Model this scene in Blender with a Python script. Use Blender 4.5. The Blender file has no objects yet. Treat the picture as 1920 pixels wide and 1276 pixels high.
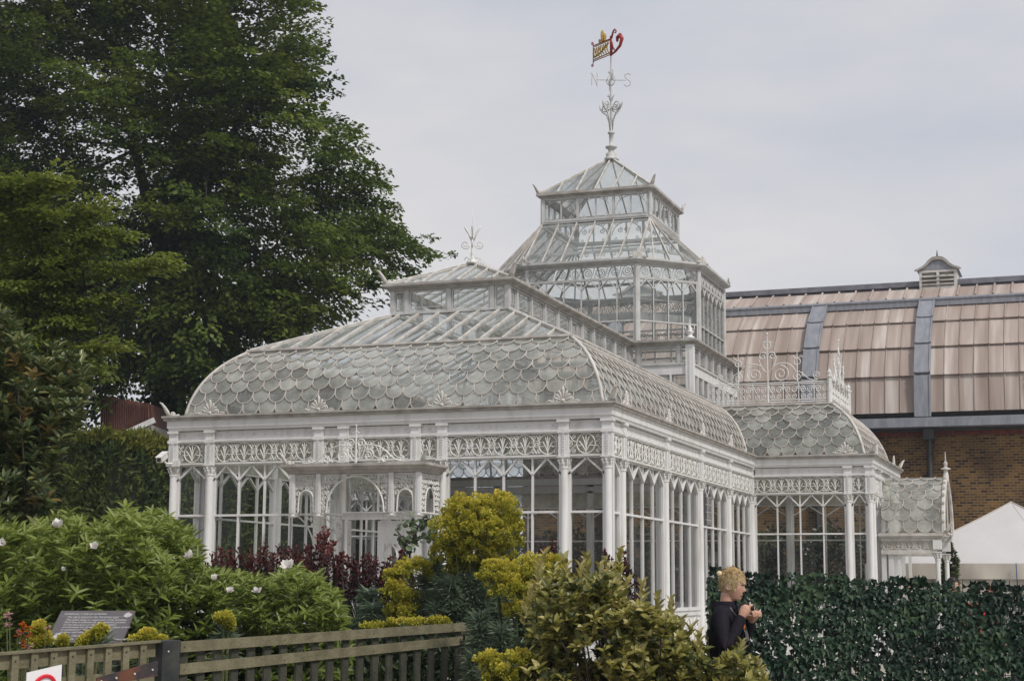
import bpy, math, random
import numpy as np
from mathutils import Vector, Matrix, noise
random.seed(7); rng = np.random.default_rng(7)
R = math.radians
scene = bpy.context.scene
COL = scene.collection

# ---------------------------------------------------------------- camera
CAM = np.array([6.972, -23.912, 0.0]); YAW, PITCH, ROLL, FPX = -0.3490, 0.1520, 0.0060, 3000.6
_cy, _sy, _cp, _sp = math.cos(YAW), math.sin(YAW), math.cos(PITCH), math.sin(PITCH)
FW = np.array([_sy*_cp, _cy*_cp, _sp]); _rt = np.array([_cy, -_sy, 0.0]); _up = np.cross(_rt, FW)
RT = math.cos(ROLL)*_rt + math.sin(ROLL)*_up; UP = -math.sin(ROLL)*_rt + math.cos(ROLL)*_up
cam_d = bpy.data.cameras.new('camera'); cam = bpy.data.objects.new('camera', cam_d); COL.objects.link(cam)
cam_d.sensor_width = 36.0; cam_d.lens = 36.0*FPX/1920.0; cam_d.clip_end = 2000; cam_d.clip_start = .1
m = Matrix(((RT[0], UP[0], -FW[0], CAM[0]), (RT[1], UP[1], -FW[1], CAM[1]), (RT[2], UP[2], -FW[2], CAM[2]), (0, 0, 0, 1)))
cam.matrix_world = m
scene.camera = cam

def at(px, py, d):          # world point seen at a pixel of the photo, d metres deep
    return CAM + (FW*FPX + RT*(px-960) - UP*(py-638))*(d/FPX)
def on_y(px, py, Y):
    v = FW*FPX + RT*(px-960) - UP*(py-638); return CAM + v*((Y-CAM[1])/v[1])
GZ = -1.62                  # ground level (the camera is at z = 0)

# ---------------------------------------------------------------- world and sun
SUN_EL, SUN_AZ = R(48), math.atan2(-0.55, 1.0)
sd = Vector((math.cos(SUN_EL)*math.cos(SUN_AZ), math.cos(SUN_EL)*math.sin(SUN_AZ), math.sin(SUN_EL)))
world = bpy.data.worlds.new('World'); scene.world = world; world.use_nodes = True
nt = world.node_tree; nt.nodes.clear(); N = nt.nodes.new; L = nt.links.new
out = N('ShaderNodeOutputWorld'); bg1 = N('ShaderNodeBackground'); bg2 = N('ShaderNodeBackground'); mx = N('ShaderNodeMixShader')
sky = N('ShaderNodeTexSky'); sky.sky_type = 'NISHITA'; sky.sun_disc = False; sky.sun_elevation = SUN_EL
sky.sun_rotation = math.atan2(sd.x, sd.y); bg1.inputs[1].default_value = 0.10
tc = N('ShaderNodeTexCoord'); mp = N('ShaderNodeMapping'); mp.inputs['Scale'].default_value = (1.0, 1.0, 3.2); mp.inputs['Location'].default_value = (.35, .2, .1)
n1 = N('ShaderNodeTexNoise'); n1.inputs['Scale'].default_value = 2.2; n1.inputs['Detail'].default_value = 6; n1.inputs['Roughness'].default_value = .55
r1 = N('ShaderNodeValToRGB'); r1.color_ramp.elements[0].position = .36; r1.color_ramp.elements[1].position = .62
r1.color_ramp.elements[0].color = (.455, .475, .53, 1); r1.color_ramp.elements[1].color = (.605, .588, .592, 1)
L(tc.outputs['Generated'], mp.inputs[0]); L(mp.outputs[0], n1.inputs['Vector']); L(n1.outputs[0], r1.inputs[0]); L(r1.outputs[0], bg2.inputs[0])
bg2.inputs[1].default_value = 1.0
mx.inputs[0].default_value = .93
L(sky.outputs[0], bg1.inputs[0]); L(bg1.outputs[0], mx.inputs[1]); L(bg2.outputs[0], mx.inputs[2]); L(mx.outputs[0], out.inputs[0])
sl = bpy.data.lights.new('sun', 'SUN'); sl.energy = 2.0; sl.angle = R(8); sl.color = (1, .945, .88)
so = bpy.data.objects.new('sun', sl); COL.objects.link(so); so.rotation_euler = sd.to_track_quat('Z', 'Y').to_euler()
vs = scene.view_settings; vs.view_transform = 'Standard'; vs.look = 'None'; vs.exposure = 0.31; vs.gamma = 1.0
scene.cycles.max_bounces = 8; scene.cycles.transparent_max_bounces = 24; scene.cycles.diffuse_bounces = 4
scene.cycles.glossy_bounces = 3; scene.cycles.transmission_bounces = 4; scene.cycles.use_denoising = True
scene.cycles.caustics_reflective = False; scene.cycles.caustics_refractive = False

# ---------------------------------------------------------------- materials
def new_mat(name):
    m = bpy.data.materials.new(name); m.use_nodes = True
    return m, m.node_tree, m.node_tree.nodes['Principled BSDF']
def mat(name, c1, c2=None, scale=6, rough=.6, bump=0, bscale=None, lo=.35, hi=.65, detail=5, metal=0, stretch=None, spec=None):
    m, t, b = new_mat(name)
    b.inputs['Roughness'].default_value = rough; b.inputs['Metallic'].default_value = metal
    if spec is not None: b.inputs['Specular IOR Level'].default_value = spec
    b.inputs['Base Color'].default_value = (*c1, 1)
    if c2 or bump:
        tc = t.nodes.new('ShaderNodeTexCoord'); mp = t.nodes.new('ShaderNodeMapping'); t.links.new(tc.outputs['Object'], mp.inputs[0])
        if stretch: mp.inputs['Scale'].default_value = stretch
    if c2:
        n = t.nodes.new('ShaderNodeTexNoise'); n.inputs['Scale'].default_value = scale; n.inputs['Detail'].default_value = detail
        r = t.nodes.new('ShaderNodeValToRGB'); r.color_ramp.elements[0].position = lo; r.color_ramp.elements[1].position = hi
        r.color_ramp.elements[0].color = (*c1, 1); r.color_ramp.elements[1].color = (*c2, 1)
        t.links.new(mp.outputs[0], n.inputs['Vector']); t.links.new(n.outputs[0], r.inputs[0]); t.links.new(r.outputs[0], b.inputs['Base Color'])
    if bump:
        n = t.nodes.new('ShaderNodeTexNoise'); n.inputs['Scale'].default_value = bscale or scale*4; n.inputs['Detail'].default_value = 4
        bp = t.nodes.new('ShaderNodeBump'); bp.inputs['Strength'].default_value = bump; bp.inputs['Distance'].default_value = .02
        t.links.new(mp.outputs[0], n.inputs['Vector']); t.links.new(n.outputs[0], bp.inputs['Height']); t.links.new(bp.outputs[0], b.inputs['Normal'])
    return m
def leaf_mat(name, cols, trans=.35, rough=.45, spec=.35):
    """cols: colours spread over the per-leaf random number."""
    m, t, b = new_mat(name)
    a = t.nodes.new('ShaderNodeAttribute'); a.attribute_name = 'rnd'; r = t.nodes.new('ShaderNodeValToRGB')
    els = r.color_ramp.elements
    while len(els) < len(cols): els.new(.5)
    for i, c in enumerate(cols):
        els[i].position = i/max(1, len(cols)-1); els[i].color = (*c, 1)
    t.links.new(a.outputs['Fac'], r.inputs[0]); t.links.new(r.outputs[0], b.inputs['Base Color'])
    b.inputs['Roughness'].default_value = rough; b.inputs['Specular IOR Level'].default_value = spec
    tr = t.nodes.new('ShaderNodeBsdfTranslucent'); mx = t.nodes.new('ShaderNodeMixShader'); mx.inputs[0].default_value = trans
    t.links.new(r.outputs[0], tr.inputs[0]); t.links.new(b.outputs[0], mx.inputs[1]); t.links.new(tr.outputs[0], mx.inputs[2])
    t.links.new(mx.outputs[0], t.nodes['Material Output'].inputs[0])
    return m
def glass_mat(name, tint, milk, milkcol, rough=.04, rnd=False, spec=1.0):
    m, t, b = new_mat(name); t.nodes.remove(b); nn = t.nodes.new; ll = t.links.new
    tr = nn('ShaderNodeBsdfTransparent'); tr.inputs[0].default_value = (*tint, 1)
    df = nn('ShaderNodeBsdfDiffuse'); df.inputs[0].default_value = (*milkcol, 1)
    tl = nn('ShaderNodeBsdfTranslucent'); tl.inputs[0].default_value = (*milkcol, 1)
    ad = nn('ShaderNodeMixShader'); ad.inputs[0].default_value = .5; ll(df.outputs[0], ad.inputs[1]); ll(tl.outputs[0], ad.inputs[2])
    tcn = nn('ShaderNodeTexCoord'); nz = nn('ShaderNodeTexNoise'); nz.inputs['Scale'].default_value = 3.0; nz.inputs['Detail'].default_value = 6
    ll(tcn.outputs['Object'], nz.inputs['Vector'])
    mr = nn('ShaderNodeMapRange'); mr.inputs['From Min'].default_value = .3; mr.inputs['From Max'].default_value = .7
    mr.inputs['To Min'].default_value = milk*.45; mr.inputs['To Max'].default_value = min(1, milk*1.55); ll(nz.outputs[0], mr.inputs['Value'])
    fac = mr.outputs[0]
    if rnd:
        a = nn('ShaderNodeAttribute'); a.attribute_name = 'rnd'; mu = nn('ShaderNodeMath'); mu.operation = 'MULTIPLY'
        mr2 = nn('ShaderNodeMapRange'); mr2.inputs['To Min'].default_value = .35; mr2.inputs['To Max'].default_value = 1.75
        ll(a.outputs['Fac'], mr2.inputs['Value']); ll(fac, mu.inputs[0]); ll(mr2.outputs[0], mu.inputs[1]); mu.use_clamp = True; fac = mu.outputs[0]
    mx1 = nn('ShaderNodeMixShader'); ll(fac, mx1.inputs[0]); ll(tr.outputs[0], mx1.inputs[1]); ll(ad.outputs[0], mx1.inputs[2])
    gl = nn('ShaderNodeBsdfGlossy'); gl.inputs['Roughness'].default_value = rough
    fr = nn('ShaderNodeFresnel'); fr.inputs[0].default_value = 1.5
    ms = nn('ShaderNodeMath'); ms.operation = 'MULTIPLY'; ms.inputs[1].default_value = 1.7*spec; ms.use_clamp = True; ll(fr.outputs[0], ms.inputs[0])
    mx2 = nn('ShaderNodeMixShader'); ll(ms.outputs[0], mx2.inputs[0]); ll(mx1.outputs[0], mx2.inputs[1]); ll(gl.outputs[0], mx2.inputs[2])
    ll(mx2.outputs[0], t.nodes['Material Output'].inputs[0])
    return m

WHITE = mat('white_paint', (.74, .74, .735), (.54, .51, .46), 7.0, .5, .15, 60, .50, .86, stretch=(1, 1, .22), detail=8)
CAST = mat('cast_iron_white', (.74, .74, .73), (.56, .54, .49), 7.0, .5, .2, 40, .4, .8)
WORN = mat('weathered_gutter', (.30, .275, .25), (.50, .475, .44), 5.0, .65, .3, 50, .35, .7)
CREAM = mat('aged_white', (.66, .645, .61), (.46, .43, .385), 5.0, .55, .2, 40, .35, .7)
SRIB = mat('scale_lead', (.54, .51, .47), (.37, .34, .30), 4.0, .6, 0, None, .35, .7)
GREYW = mat('tower_white', (.55, .55, .54), (.40, .40, .38), 5.0, .55, .2, 40, .4, .75)
BRONZE = mat('worn_glazing_bar', (.44, .40, .36), (.62, .60, .57), 8.0, .6, 0, None, .4, .7)
GLASS = glass_mat('window_glass', (.985, .99, .985), .012, (.5, .55, .48), spec=.32)
RGLASS = glass_mat('roof_glass', (.97, .985, .975), .24, (.84, .89, .86), .06, spec=.5)
SGLASS = glass_mat('scale_glass', (.95, .965, .95), .36, (.81, .83, .765), .08, rnd=True, spec=.7)
TGLASS = glass_mat('tower_glass', (.975, .99, .985), .10, (.78, .86, .84), spec=.4)
TRGLASS = glass_mat('tower_roof_glass', (.97, .985, .98), .22, (.84, .90, .88), spec=.4)
FROST = glass_mat('frosted_glass', (.9, .9, .85), .80, (.66, .66, .56), .2, spec=.4)
GOLD = mat('gold_paint', (.55, .36, .07), (.40, .25, .05), 10, .4, metal=.2)
RED = mat('red_paint', (.38, .02, .02), (.25, .012, .012), 8, .4)
DARK = mat('dark_metal', (.03, .032, .035), (.06, .055, .05), 6, .5)

# ---------------------------------------------------------------- mesh tools
class MB:
    def __init__(s): s.v = []; s.f = []
    def add(s, vs, fs):
        b = len(s.v); s.v.extend([tuple(map(float, x)) for x in vs]); s.f.extend([tuple(b+i for i in f) for f in fs])
    def box(s, a, b):
        x0, y0, z0 = (min(a[i], b[i]) for i in range(3)); x1, y1, z1 = (max(a[i], b[i]) for i in range(3))
        s.add([(x0,y0,z0),(x1,y0,z0),(x1,y1,z0),(x0,y1,z0),(x0,y0,z1),(x1,y0,z1),(x1,y1,z1),(x0,y1,z1)],
              [(0,3,2,1),(4,5,6,7),(0,1,5,4),(1,2,6,5),(2,3,7,6),(3,0,4,7)])
    def hexa(s, p):   # 8 points, bottom 4 then top 4
        s.add(p, [(0,3,2,1),(4,5,6,7),(0,1,5,4),(1,2,6,5),(2,3,7,6),(3,0,4,7)])
    def fbox(s, F, a0, a1, z0, z1, w0, w1):
        s.hexa([F(a0,z0,w0),F(a1,z0,w0),F(a1,z0,w1),F(a0,z0,w1),F(a0,z1,w0),F(a1,z1,w0),F(a1,z1,w1),F(a0,z1,w1)])
    def bar(s, p, q, w, h, n=(0, 0, 1)):
        p = Vector(p); q = Vector(q); d = q-p
        if d.length < 1e-6: return
        d.normalize(); n = Vector(n); u = d.cross(n)
        if u.length < 1e-4: u = d.cross(Vector((1, 0, 0)))
        u.normalize(); k = u.cross(d); u = u*w/2; k = k*h/2
        s.hexa([p-u-k, q-u-k, q+u-k, p+u-k, p-u+k, q-u+k, q+u+k, p+u+k])
    def tube(s, pts, r, n=5, closed=False, caps=True):
        pts = [Vector(p) for p in pts]; m = len(pts)
        if m < 2: return
        rs = r if isinstance(r, (list, tuple)) else [r]*m
        vs = []; prev = None
        for i, p in enumerate(pts):
            a = pts[i-1] if (i or closed) else p; b = pts[(i+1) % m] if (i < m-1 or closed) else p
            d = (b-a)
            if d.length < 1e-9: d = Vector((0, 0, 1))
            d.normalize()
            if prev is None:
                u = d.cross(Vector((0, 0, 1)))
                if u.length < .1: u = d.cross(Vector((0, 1, 0)))
            else: u = prev - d*prev.dot(d)
            u.normalize(); prev = u; w = d.cross(u)
            for k in range(n):
                t = 2*math.pi*k/n; vs.append(p+(u*math.cos(t)+w*math.sin(t))*rs[i])
        fs = []
        for i in range(m if closed else m-1):
            j = (i+1) % m
            for k in range(n): fs.append((i*n+k, i*n+(k+1) % n, j*n+(k+1) % n, j*n+k))
        if caps and not closed: fs.append(tuple(range(n-1, -1, -1))); fs.append(tuple((m-1)*n+k for k in range(n)))
        s.add(vs, fs)
    def lathe(s, prof, c, n=12, ax=None):
        c = Vector(c); vs = []; fs = []
        for r_, z in prof:
            for k in range(n):
                t = 2*math.pi*k/n; vs.append(c+Vector((r_*math.cos(t), r_*math.sin(t), z)))
        for i in range(len(prof)-1):
            for k in range(n): fs.append((i*n+k, i*n+(k+1) % n, (i+1)*n+(k+1) % n, (i+1)*n+k))
        fs.append(tuple(range(n-1, -1, -1))); fs.append(tuple((len(prof)-1)*n+k for k in range(n)))
        s.add(vs, fs)
    def prism(s, poly, off):
        n = len(poly); o = Vector(off); a = [Vector(p) for p in poly]; s.add(a+[p+o for p in a],
            [tuple(range(n-1, -1, -1)), tuple(range(n, 2*n))]+[(i, (i+1) % n, n+(i+1) % n, n+i) for i in range(n)])
    def quad(s, *p): s.add(p, [tuple(range(len(p)))])
    def ball(s, c, r, n=8, sq=(1, 1, 1)):
        c = Vector(c); vs = []; fs = []; m = n//2
        for i in range(m+1):
            a = math.pi*i/m
            for k in range(n):
                t = 2*math.pi*k/n; vs.append(c+Vector((r*sq[0]*math.sin(a)*math.cos(t), r*sq[1]*math.sin(a)*math.sin(t), r*sq[2]*math.cos(a))))
        for i in range(m):
            for k in range(n): fs.append((i*n+k, (i+1)*n+k, (i+1)*n+(k+1) % n, i*n+(k+1) % n))
        s.add(vs, fs)
    def sweep(s, prof, path, closed=True, cap=False):
        """prof: (outward offset, z) ring along a horizontal polygon (counter-clockwise), mitred corners."""
        n = len(path); rings = [offset(path, w, closed) for w, z in prof]; m = len(prof); vs = []; fs = []
        for r_, (w, z) in zip(rings, prof): vs += [(x, y, z) for x, y in r_]
        for j in range(m-1):
            for i in range(n if closed else n-1):
                k = (i+1) % n; fs.append((j*n+i, j*n+k, (j+1)*n+k, (j+1)*n+i))
        if cap: fs.append(tuple((m-1)*n+i for i in range(n)))
        s.add(vs, fs)
    def build(s, name, m, parent=None, smooth=False, rnd=False):
        me = bpy.data.meshes.new(name); me.from_pydata(s.v, [], s.f); me.materials.append(m)
        if smooth: me.polygons.foreach_set('use_smooth', [True]*len(me.polygons))
        if rnd:
            a = me.attributes.new('rnd', 'FLOAT', 'FACE'); a.data.foreach_set('value', rng.random(len(me.polygons)).astype(np.float32))
        me.update(); o = bpy.data.objects.new(name, me); COL.objects.link(o)
        if parent: o.parent = parent
        return o
def offset(path, w, closed=True):
    n = len(path); out = []
    for i in range(n):
        p = Vector(path[i]); a = Vector(path[i-1]); b = Vector(path[(i+1) % n])
        d0 = (p-a).normalized() if (i or closed) else None; d1 = (b-p).normalized() if (i < n-1 or closed) else None
        n0 = Vector((d0.y, -d0.x)) if d0 else None; n1 = Vector((d1.y, -d1.x)) if d1 else None
        if n0 is None: q = p+n1*w
        elif n1 is None: q = p+n0*w
        else: q = p+(n0+n1)*(w/(1+n0.dot(n1)))
        out.append((q.x, q.y))
    return out
def tag(o, label=None, cat=None, group=None, kind=None):
    if label: o['label'] = label
    if cat: o['category'] = cat
    if group: o['group'] = group
    if kind: o['kind'] = kind
    return o
def empty(name, loc=(0, 0, 0), label=None, cat=None, group=None):
    o = bpy.data.objects.new(name, None); COL.objects.link(o); o.location = loc; o.empty_display_size = .2
    return tag(o, label, cat, group)
def keep(o, parent):        # parent an object built in world coordinates
    o.parent = parent; o.matrix_parent_inverse = Matrix.Translation(parent.location).inverted(); return o
def facade(o, u, n):
    o = Vector((o[0], o[1], 0)); u = Vector((u[0], u[1], 0)).normalized(); n = Vector((n[0], n[1], 0)).normalized()
    return lambda a, z, w=0.0: o+u*a+n*w+Vector((0, 0, z))
def spiral(F, a, z, r, w, t0=0, turns=1.6, sgn=1, n=16, k=.2):
    return [F(a+sgn*r*(1-(1-k)*i/n)*math.cos(t0+turns*2*math.pi*i/n), z+r*(1-(1-k)*i/n)*math.sin(t0+turns*2*math.pi*i/n), w) for i in range(n+1)]
def bez(p, q, r_, n=8):
    p, q, r_ = Vector(p), Vector(q), Vector(r_); return [(1-t)**2*p+2*t*(1-t)*q+t*t*r_ for t in [i/n for i in range(n+1)]]

# fast leaf mass: every leaf a small folded blade
def leaves(name, P, D, Nn, ln, wd, material, parent=None, fold=.25, rndv=None, curl=.0, shape=4):
    P = np.asarray(P, float); n = len(P); D = np.asarray(D, float); Nn = np.asarray(Nn, float)
    D /= np.linalg.norm(D, axis=1)[:, None]+1e-9
    S = np.cross(D, Nn); S /= np.linalg.norm(S, axis=1)[:, None]+1e-9; U = np.cross(S, D)
    ln = np.broadcast_to(np.asarray(ln, float), (n,))[:, None]; wd = np.broadcast_to(np.asarray(wd, float), (n,))[:, None]
    if shape == 4:      # base, side, tip, side
        V = np.stack([P, P+D*ln*.45+S*wd/2+U*wd*fold, P+D*ln-U*ln*curl, P+D*ln*.45-S*wd/2+U*wd*fold], 1); k = 4; faces = [(0, 1, 2, 3)]
    elif shape == 6:    # two halves folded on the midrib
        V = np.stack([P, P+D*ln*.3+S*wd*.46+U*wd*fold, P+D*ln*.68+S*wd*.38+U*wd*fold-U*ln*curl*.5, P+D*ln-U*ln*curl,
                      P+D*ln*.68-S*wd*.38+U*wd*fold-U*ln*curl*.5, P+D*ln*.3-S*wd*.46+U*wd*fold], 1); k = 6; faces = [(0, 1, 2, 3), (0, 3, 4, 5)]
    else:               # ivy: five points
        V = np.stack([P, P+D*ln*.12+S*wd*.5, P+D*ln*.42+S*wd*.28+U*wd*fold, P+D*ln, P+D*ln*.42-S*wd*.28+U*wd*fold, P+D*ln*.12-S*wd*.5], 1); k = 6; faces = [(0, 1, 2, 3), (0, 3, 4, 5)]
    V = V.reshape(-1, 3); fa = np.array(faces); nf = len(faces)
    idx = (np.arange(n)[:, None, None]*k+fa[None]).reshape(-1)
    me = bpy.data.meshes.new(name); me.vertices.add(len(V)); me.vertices.foreach_set('co', V.ravel().astype(np.float32))
    me.loops.add(len(idx)); me.loops.foreach_set('vertex_index', idx.astype(np.int32))
    me.polygons.add(n*nf); me.polygons.foreach_set('loop_start', (np.arange(n*nf)*4).astype(np.int32))
    try: me.polygons.foreach_set('loop_total', np.full(n*nf, 4, np.int32))
    except Exception: pass
    a = me.attributes.new('rnd', 'FLOAT', 'FACE'); rv = rng.random(n) if rndv is None else np.clip(rndv, 0, 1)
    a.data.foreach_set('value', np.repeat(rv, nf).astype(np.float32))
    me.materials.append(material); me.update(); me.validate()
    o = bpy.data.objects.new(name, me); COL.objects.link(o)
    if parent: keep(o, parent)
    return o
def unit(n):
    v = rng.normal(size=(n, 3)); return v/np.linalg.norm(v, axis=1)[:, None]
def in_poly(x, y, poly):
    inside = np.zeros(len(x), bool); j = len(poly)-1
    for i in range(len(poly)):
        xi, yi = poly[i]; xj, yj = poly[j]
        if yi != yj: inside ^= ((yi > y) != (yj > y)) & (x < (xj-xi)*(y-yi)/(yj-yi)+xi)
        j = i
    return inside
# ================================================================ CONSERVATORY
TX = -4.1; TY = 13.75
CON = empty('conservatory', (0, 0, 0), 'large white Victorian glass conservatory with fish scale domes and a tiered lantern tower', 'conservatory')
G0, G1 = 2.785, 2.86      # gutter
FOOT = [(0, 0), (0, 11.15), (2.58, 11.15), (2.58, 16.35), (-10.78, 16.35), (-10.78, 11.15), (-8.2, 11.15), (-8.2, 0)]
# sweep() offsets to the right of the direction of travel: walk counter-clockwise seen from above
def area(p): return sum(p[i-1][0]*p[i][1]-p[i][0]*p[i-1][1] for i in range(len(p)))/2
if area(FOOT) < 0: FOOT = FOOT[::-1]
ZC, ZT, ZS = 2.03, 1.16, -.43

def pattern(mb, F, a0, a1, z0, z1, w, r=.0072, full=True):
    H = z1-z0; n = max(1, round((a1-a0)/(H*1.25))); uw = (a1-a0)/n; zc = (z0+z1)/2
    T = lambda pts, q=1.0: mb.tube([F(p[0], p[1], w) for p in pts], r*q, 4)
    for i in range(n):
        c = a0+uw*(i+.5); b = z0+.02
        mb.tube([F(c, b, w), F(c, z1-.03, w)], r*1.2, 4)
        for k in (-1, 1):
            T(bez((c, b+H*.15, 0), (c+k*uw*.03, b+H*.6, 0), (c+k*uw*.11, b+H*.78, 0), 6), 1.1)
            T(bez((c, b+H*.05, 0), (c+k*uw*.10, b+H*.4, 0), (c+k*uw*.21, b+H*.56, 0), 6), 1.1)
            if full:
                T(bez((c+k*uw*.08, b+H*.35, 0), (c+k*uw*.17, b+H*.38, 0), (c+k*uw*.27, b+H*.30, 0), 5))
                mb.tube(spiral(F, c+k*uw*.5, zc, H*.19, w, 0, 1.8, k, 14, .15), r, 4)
                mb.tube(spiral(F, c+k*uw*.37, zc+H*.33, H*.11, w, 1, 1.4, k, 9), r*.9, 4)
                mb.tube(spiral(F, c+k*uw*.37, zc-H*.33, H*.11, w, 4, 1.4, -k, 9), r*.9, 4)
                T(bez((c+k*uw*.28, zc+H*.1, 0), (c+k*uw*.38, zc+H*.02, 0), (c+k*uw*.5, z1-.02, 0), 5))
                T(bez((c+k*uw*.28, zc-H*.1, 0), (c+k*uw*.36, zc-H*.02, 0), (c+k*uw*.5, z0+.02, 0), 5))
            else: mb.tube(spiral(F, c+k*uw*.5, zc, H*.22, w, 0, 1.3, k, 10), r, 4)
        mb.tube([F(c+H*.46*math.cos(t), zc+H*.47*math.sin(t), w) for t in [math.pi*2*j/16 for j in range(16)]], r*1.25, 4, closed=True)
def column_at(F, a, zb=GZ, zt=ZC, par=CON, r=.063, w=0):
    c = F(a, 0, w); x, y = c.x, c.y; mb = MB()
    mb.lathe([(r*1.5, zb), (r*1.5, zb+.25), (r*1.2, zb+.3), (r*1.25, zb+.36), (r, zb+.42), (r*.93, zt-.2), (r*1.12, zt-.19), (r*1.12, zt-.165), (r*.95, zt-.16)], (x, y, 0), 14)
    col = mb.build('column', WHITE, par, True)
    try: col.data.set_sharp_from_angle(angle=R(40))
    except Exception: pass
    cb = MB(); cb.lathe([(r*.98, zt-.165), (r*1.15, zt-.12), (r*1.1, zt-.08), (r*1.65, zt-.03), (r*1.3, zt-.028)], (x, y, 0), 12)
    for k in range(8):      # leaves of the capital
        t = math.pi*2*k/8; d = Vector((math.cos(t), math.sin(t), 0)); p = Vector((x, y, zt-.15))
        cb.tube([p+d*r*1.05, p+d*r*1.35+Vector((0, 0, .04)), p+d*r*1.35+Vector((0, 0, .075)), p+d*r*1.75+Vector((0, 0, .09)), p+d*r*1.8+Vector((0, 0, .07))], [.012, .016, .013, .014, .008], 5)
    cb.box((x-r*1.55, y-r*1.55, zt-.026), (x+r*1.55, y+r*1.55, zt-.002))
    cb.build('capital', CAST, col)
    return col
def window(F, a0, a1, n, par=CON, z0=ZS, z1=ZC, zt=ZT, deep=.05, glass=GLASS, tr=.28, wd=.03, mats=WHITE, w=-.05, trz=True):
    mb = MB(); pw = (a1-a0)/n
    mb.fbox(F, a0, a0+wd*1.4, z0, z1, w-.05, w+.03); mb.fbox(F, a1-wd*1.4, a1, z0, z1, w-.05, w+.03)
    mb.fbox(F, a0+wd*1.4, a1-wd*1.4, z0, z0+.06, w-.06, w+.05); mb.fbox(F, a0+wd*1.4, a1-wd*1.4, z1-.025, z1, w-.045, w+.026)
    for i in range(1, n):
        m = a0+pw*i; mb.fbox(F, m-wd/2, m+wd/2, z0+.06, z1-.025, w-.035, w+.02)
    if zt: mb.fbox(F, a0+wd*1.4, a1-wd*1.4, zt-.018, zt+.018, w-.04, w+.028)
    if trz:
        nn = (F(0, 0, 1)-F(0, 0, 0))
        for i in range(n+1):
            m = a0+pw*i
            for k in (-1, 1):
                q = m+k*pw/2
                if a0 <= q <= a1: mb.bar(F(m, z1-tr, w+deep/2-.02), F(q, z1-.022, w+deep/2-.02), deep, wd*.95, nn.cross(F(q, z1, 0)-F(m, z1-tr, 0)))
    o = mb.build('window', mats, par)
    g = MB(); g.quad(F(a0, z0, w-.012), F(a1, z0, w-.012), F(a1, z1, w-.012), F(a0, z1, w-.012)); g.build('glass', glass, o)
    return o
def wall(F, cols, panes, own, par=CON, full=True, deep=.05, skip=()):
    for i, a in enumerate(cols):
        if i in own:
            column_at(F, a)
            mb = MB(); mb.fbox(F, a-.055, a+.055, GZ, ZC, -.17, -.085)          # post behind the column
            mb.fbox(F, a-.085, a+.085, ZC, 2.62, -.06, .055)
            mb.fbox(F, a-.10, a+.10, 2.40, 2.455, -.06, .075); mb.fbox(F, a-.105, a+.105, 2.57, 2.615, -.06, .085)
            for k in range(9): mb.fbox(F, a-.02, a+.02, ZC+.03+k*.04, ZC+.05+k*.04, .055, .072)
            mb.build('pilaster', WHITE, par)
    for i in range(len(cols)-1):
        a0, a1 = cols[i]+.055, cols[i+1]-.055
        if i not in skip: window(F, a0, a1, panes[i], deep=deep, par=par)
        mb = MB(); b0, b1 = cols[i]+.087, cols[i+1]-.087
        mb.fbox(F, b0, b1, ZC, ZC+.03, -.03, .03); mb.fbox(F, b0, b1, 2.395, 2.42, -.03, .03)
        pattern(mb, F, b0, b1, ZC+.03, 2.395, .01, full=full)
        o = mb.build('frieze_panel', CAST, par)
        g = MB(); g.quad(F(b0, ZC, -.04), F(b1, ZC, -.04), F(b1, 2.41, -.04), F(b0, 2.41, -.04)); g.build('frosted_pane', FROST, o)
        mb = MB()                                                             # entablature panel with crosses
        mb.fbox(F, b0, b1, 2.42, 2.455, -.05, .045); mb.fbox(F, b0, b1, 2.456, 2.60, -.05, .004)
        nx = max(1, int((b1-b0)/.2)); sx = (b1-b0)/nx
        if full:
            nn = F(0, 0, 1)-F(0, 0, 0)
            for k in range(nx):
                c = b0+sx*(k+.5)
                for s_ in (-1, 1): mb.bar(F(c-.035, 2.528-.03*s_, .006), F(c+.035, 2.528+.03*s_, .006), .008, .01, nn)
        mb.build('entablature_panel', WHITE, par)
        if i not in skip:
            mb = MB(); mb.fbox(F, a0, a1, GZ, ZS-.002, -.10, -.03); mb.fbox(F, a0+.03, a1-.03, ZS-.09, ZS-.03, -.03, .0); mb.fbox(F, a0+.03, a1-.03, GZ, GZ+.25, -.03, .02)
            if full: pattern(mb, F, a0+.06, a1-.06, ZS-.58, ZS-.12, -.02, r=.014)
            mb.build('plinth_panel', CAST, par)
off = [-3.92, -3.2, -1.12, -.65, .65, 1.12, 3.2, 3.92]
S = facade((TX, .18), (1, 0), (0, -1))
wall(S, off, [1, 4, 1, 2, 1, 4, 1], range(8), skip=(3,))
E_ = facade((-.18, .18), (0, 1), (1, 0))
ecols = [0, .81, 3.58, 6.22, 8.76, 11.15]
wall(E_, ecols, [1, 4, 4, 4, 4], [1, 2, 3, 4, 5], deep=.055)
W_ = facade((-8.02, .18), (0, 1), (-1, 0)); wall(W_, ecols, [1, 4, 4, 4, 4], [1, 2, 3, 4, 5], full=False)
TS = facade((-.18, 11.33), (1, 0), (0, -1)); wall(TS, [0, 2.12, 2.58], [4, 1], [1, 2])
TE = facade((2.40, 11.33), (0, 1), (1, 0)); wall(TE, [0, .45, 1.55, 3.29, 4.40, 4.85], [1, 2, 2, 2, 1], [1, 2, 3, 4, 5], deep=.10, skip=(2,))
TSW = facade((-8.02, 11.33), (-1, 0), (0, -1)); wall(TSW, [0, 2.12, 2.58], [4, 1], [1, 2], full=False)
TW = facade((-10.60, 11.33), (0, 1), (-1, 0)); wall(TW, [0, 1.2, 2.4, 3.6, 4.85], [2, 2, 2, 2], [1, 2, 3, 4], full=False)
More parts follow.
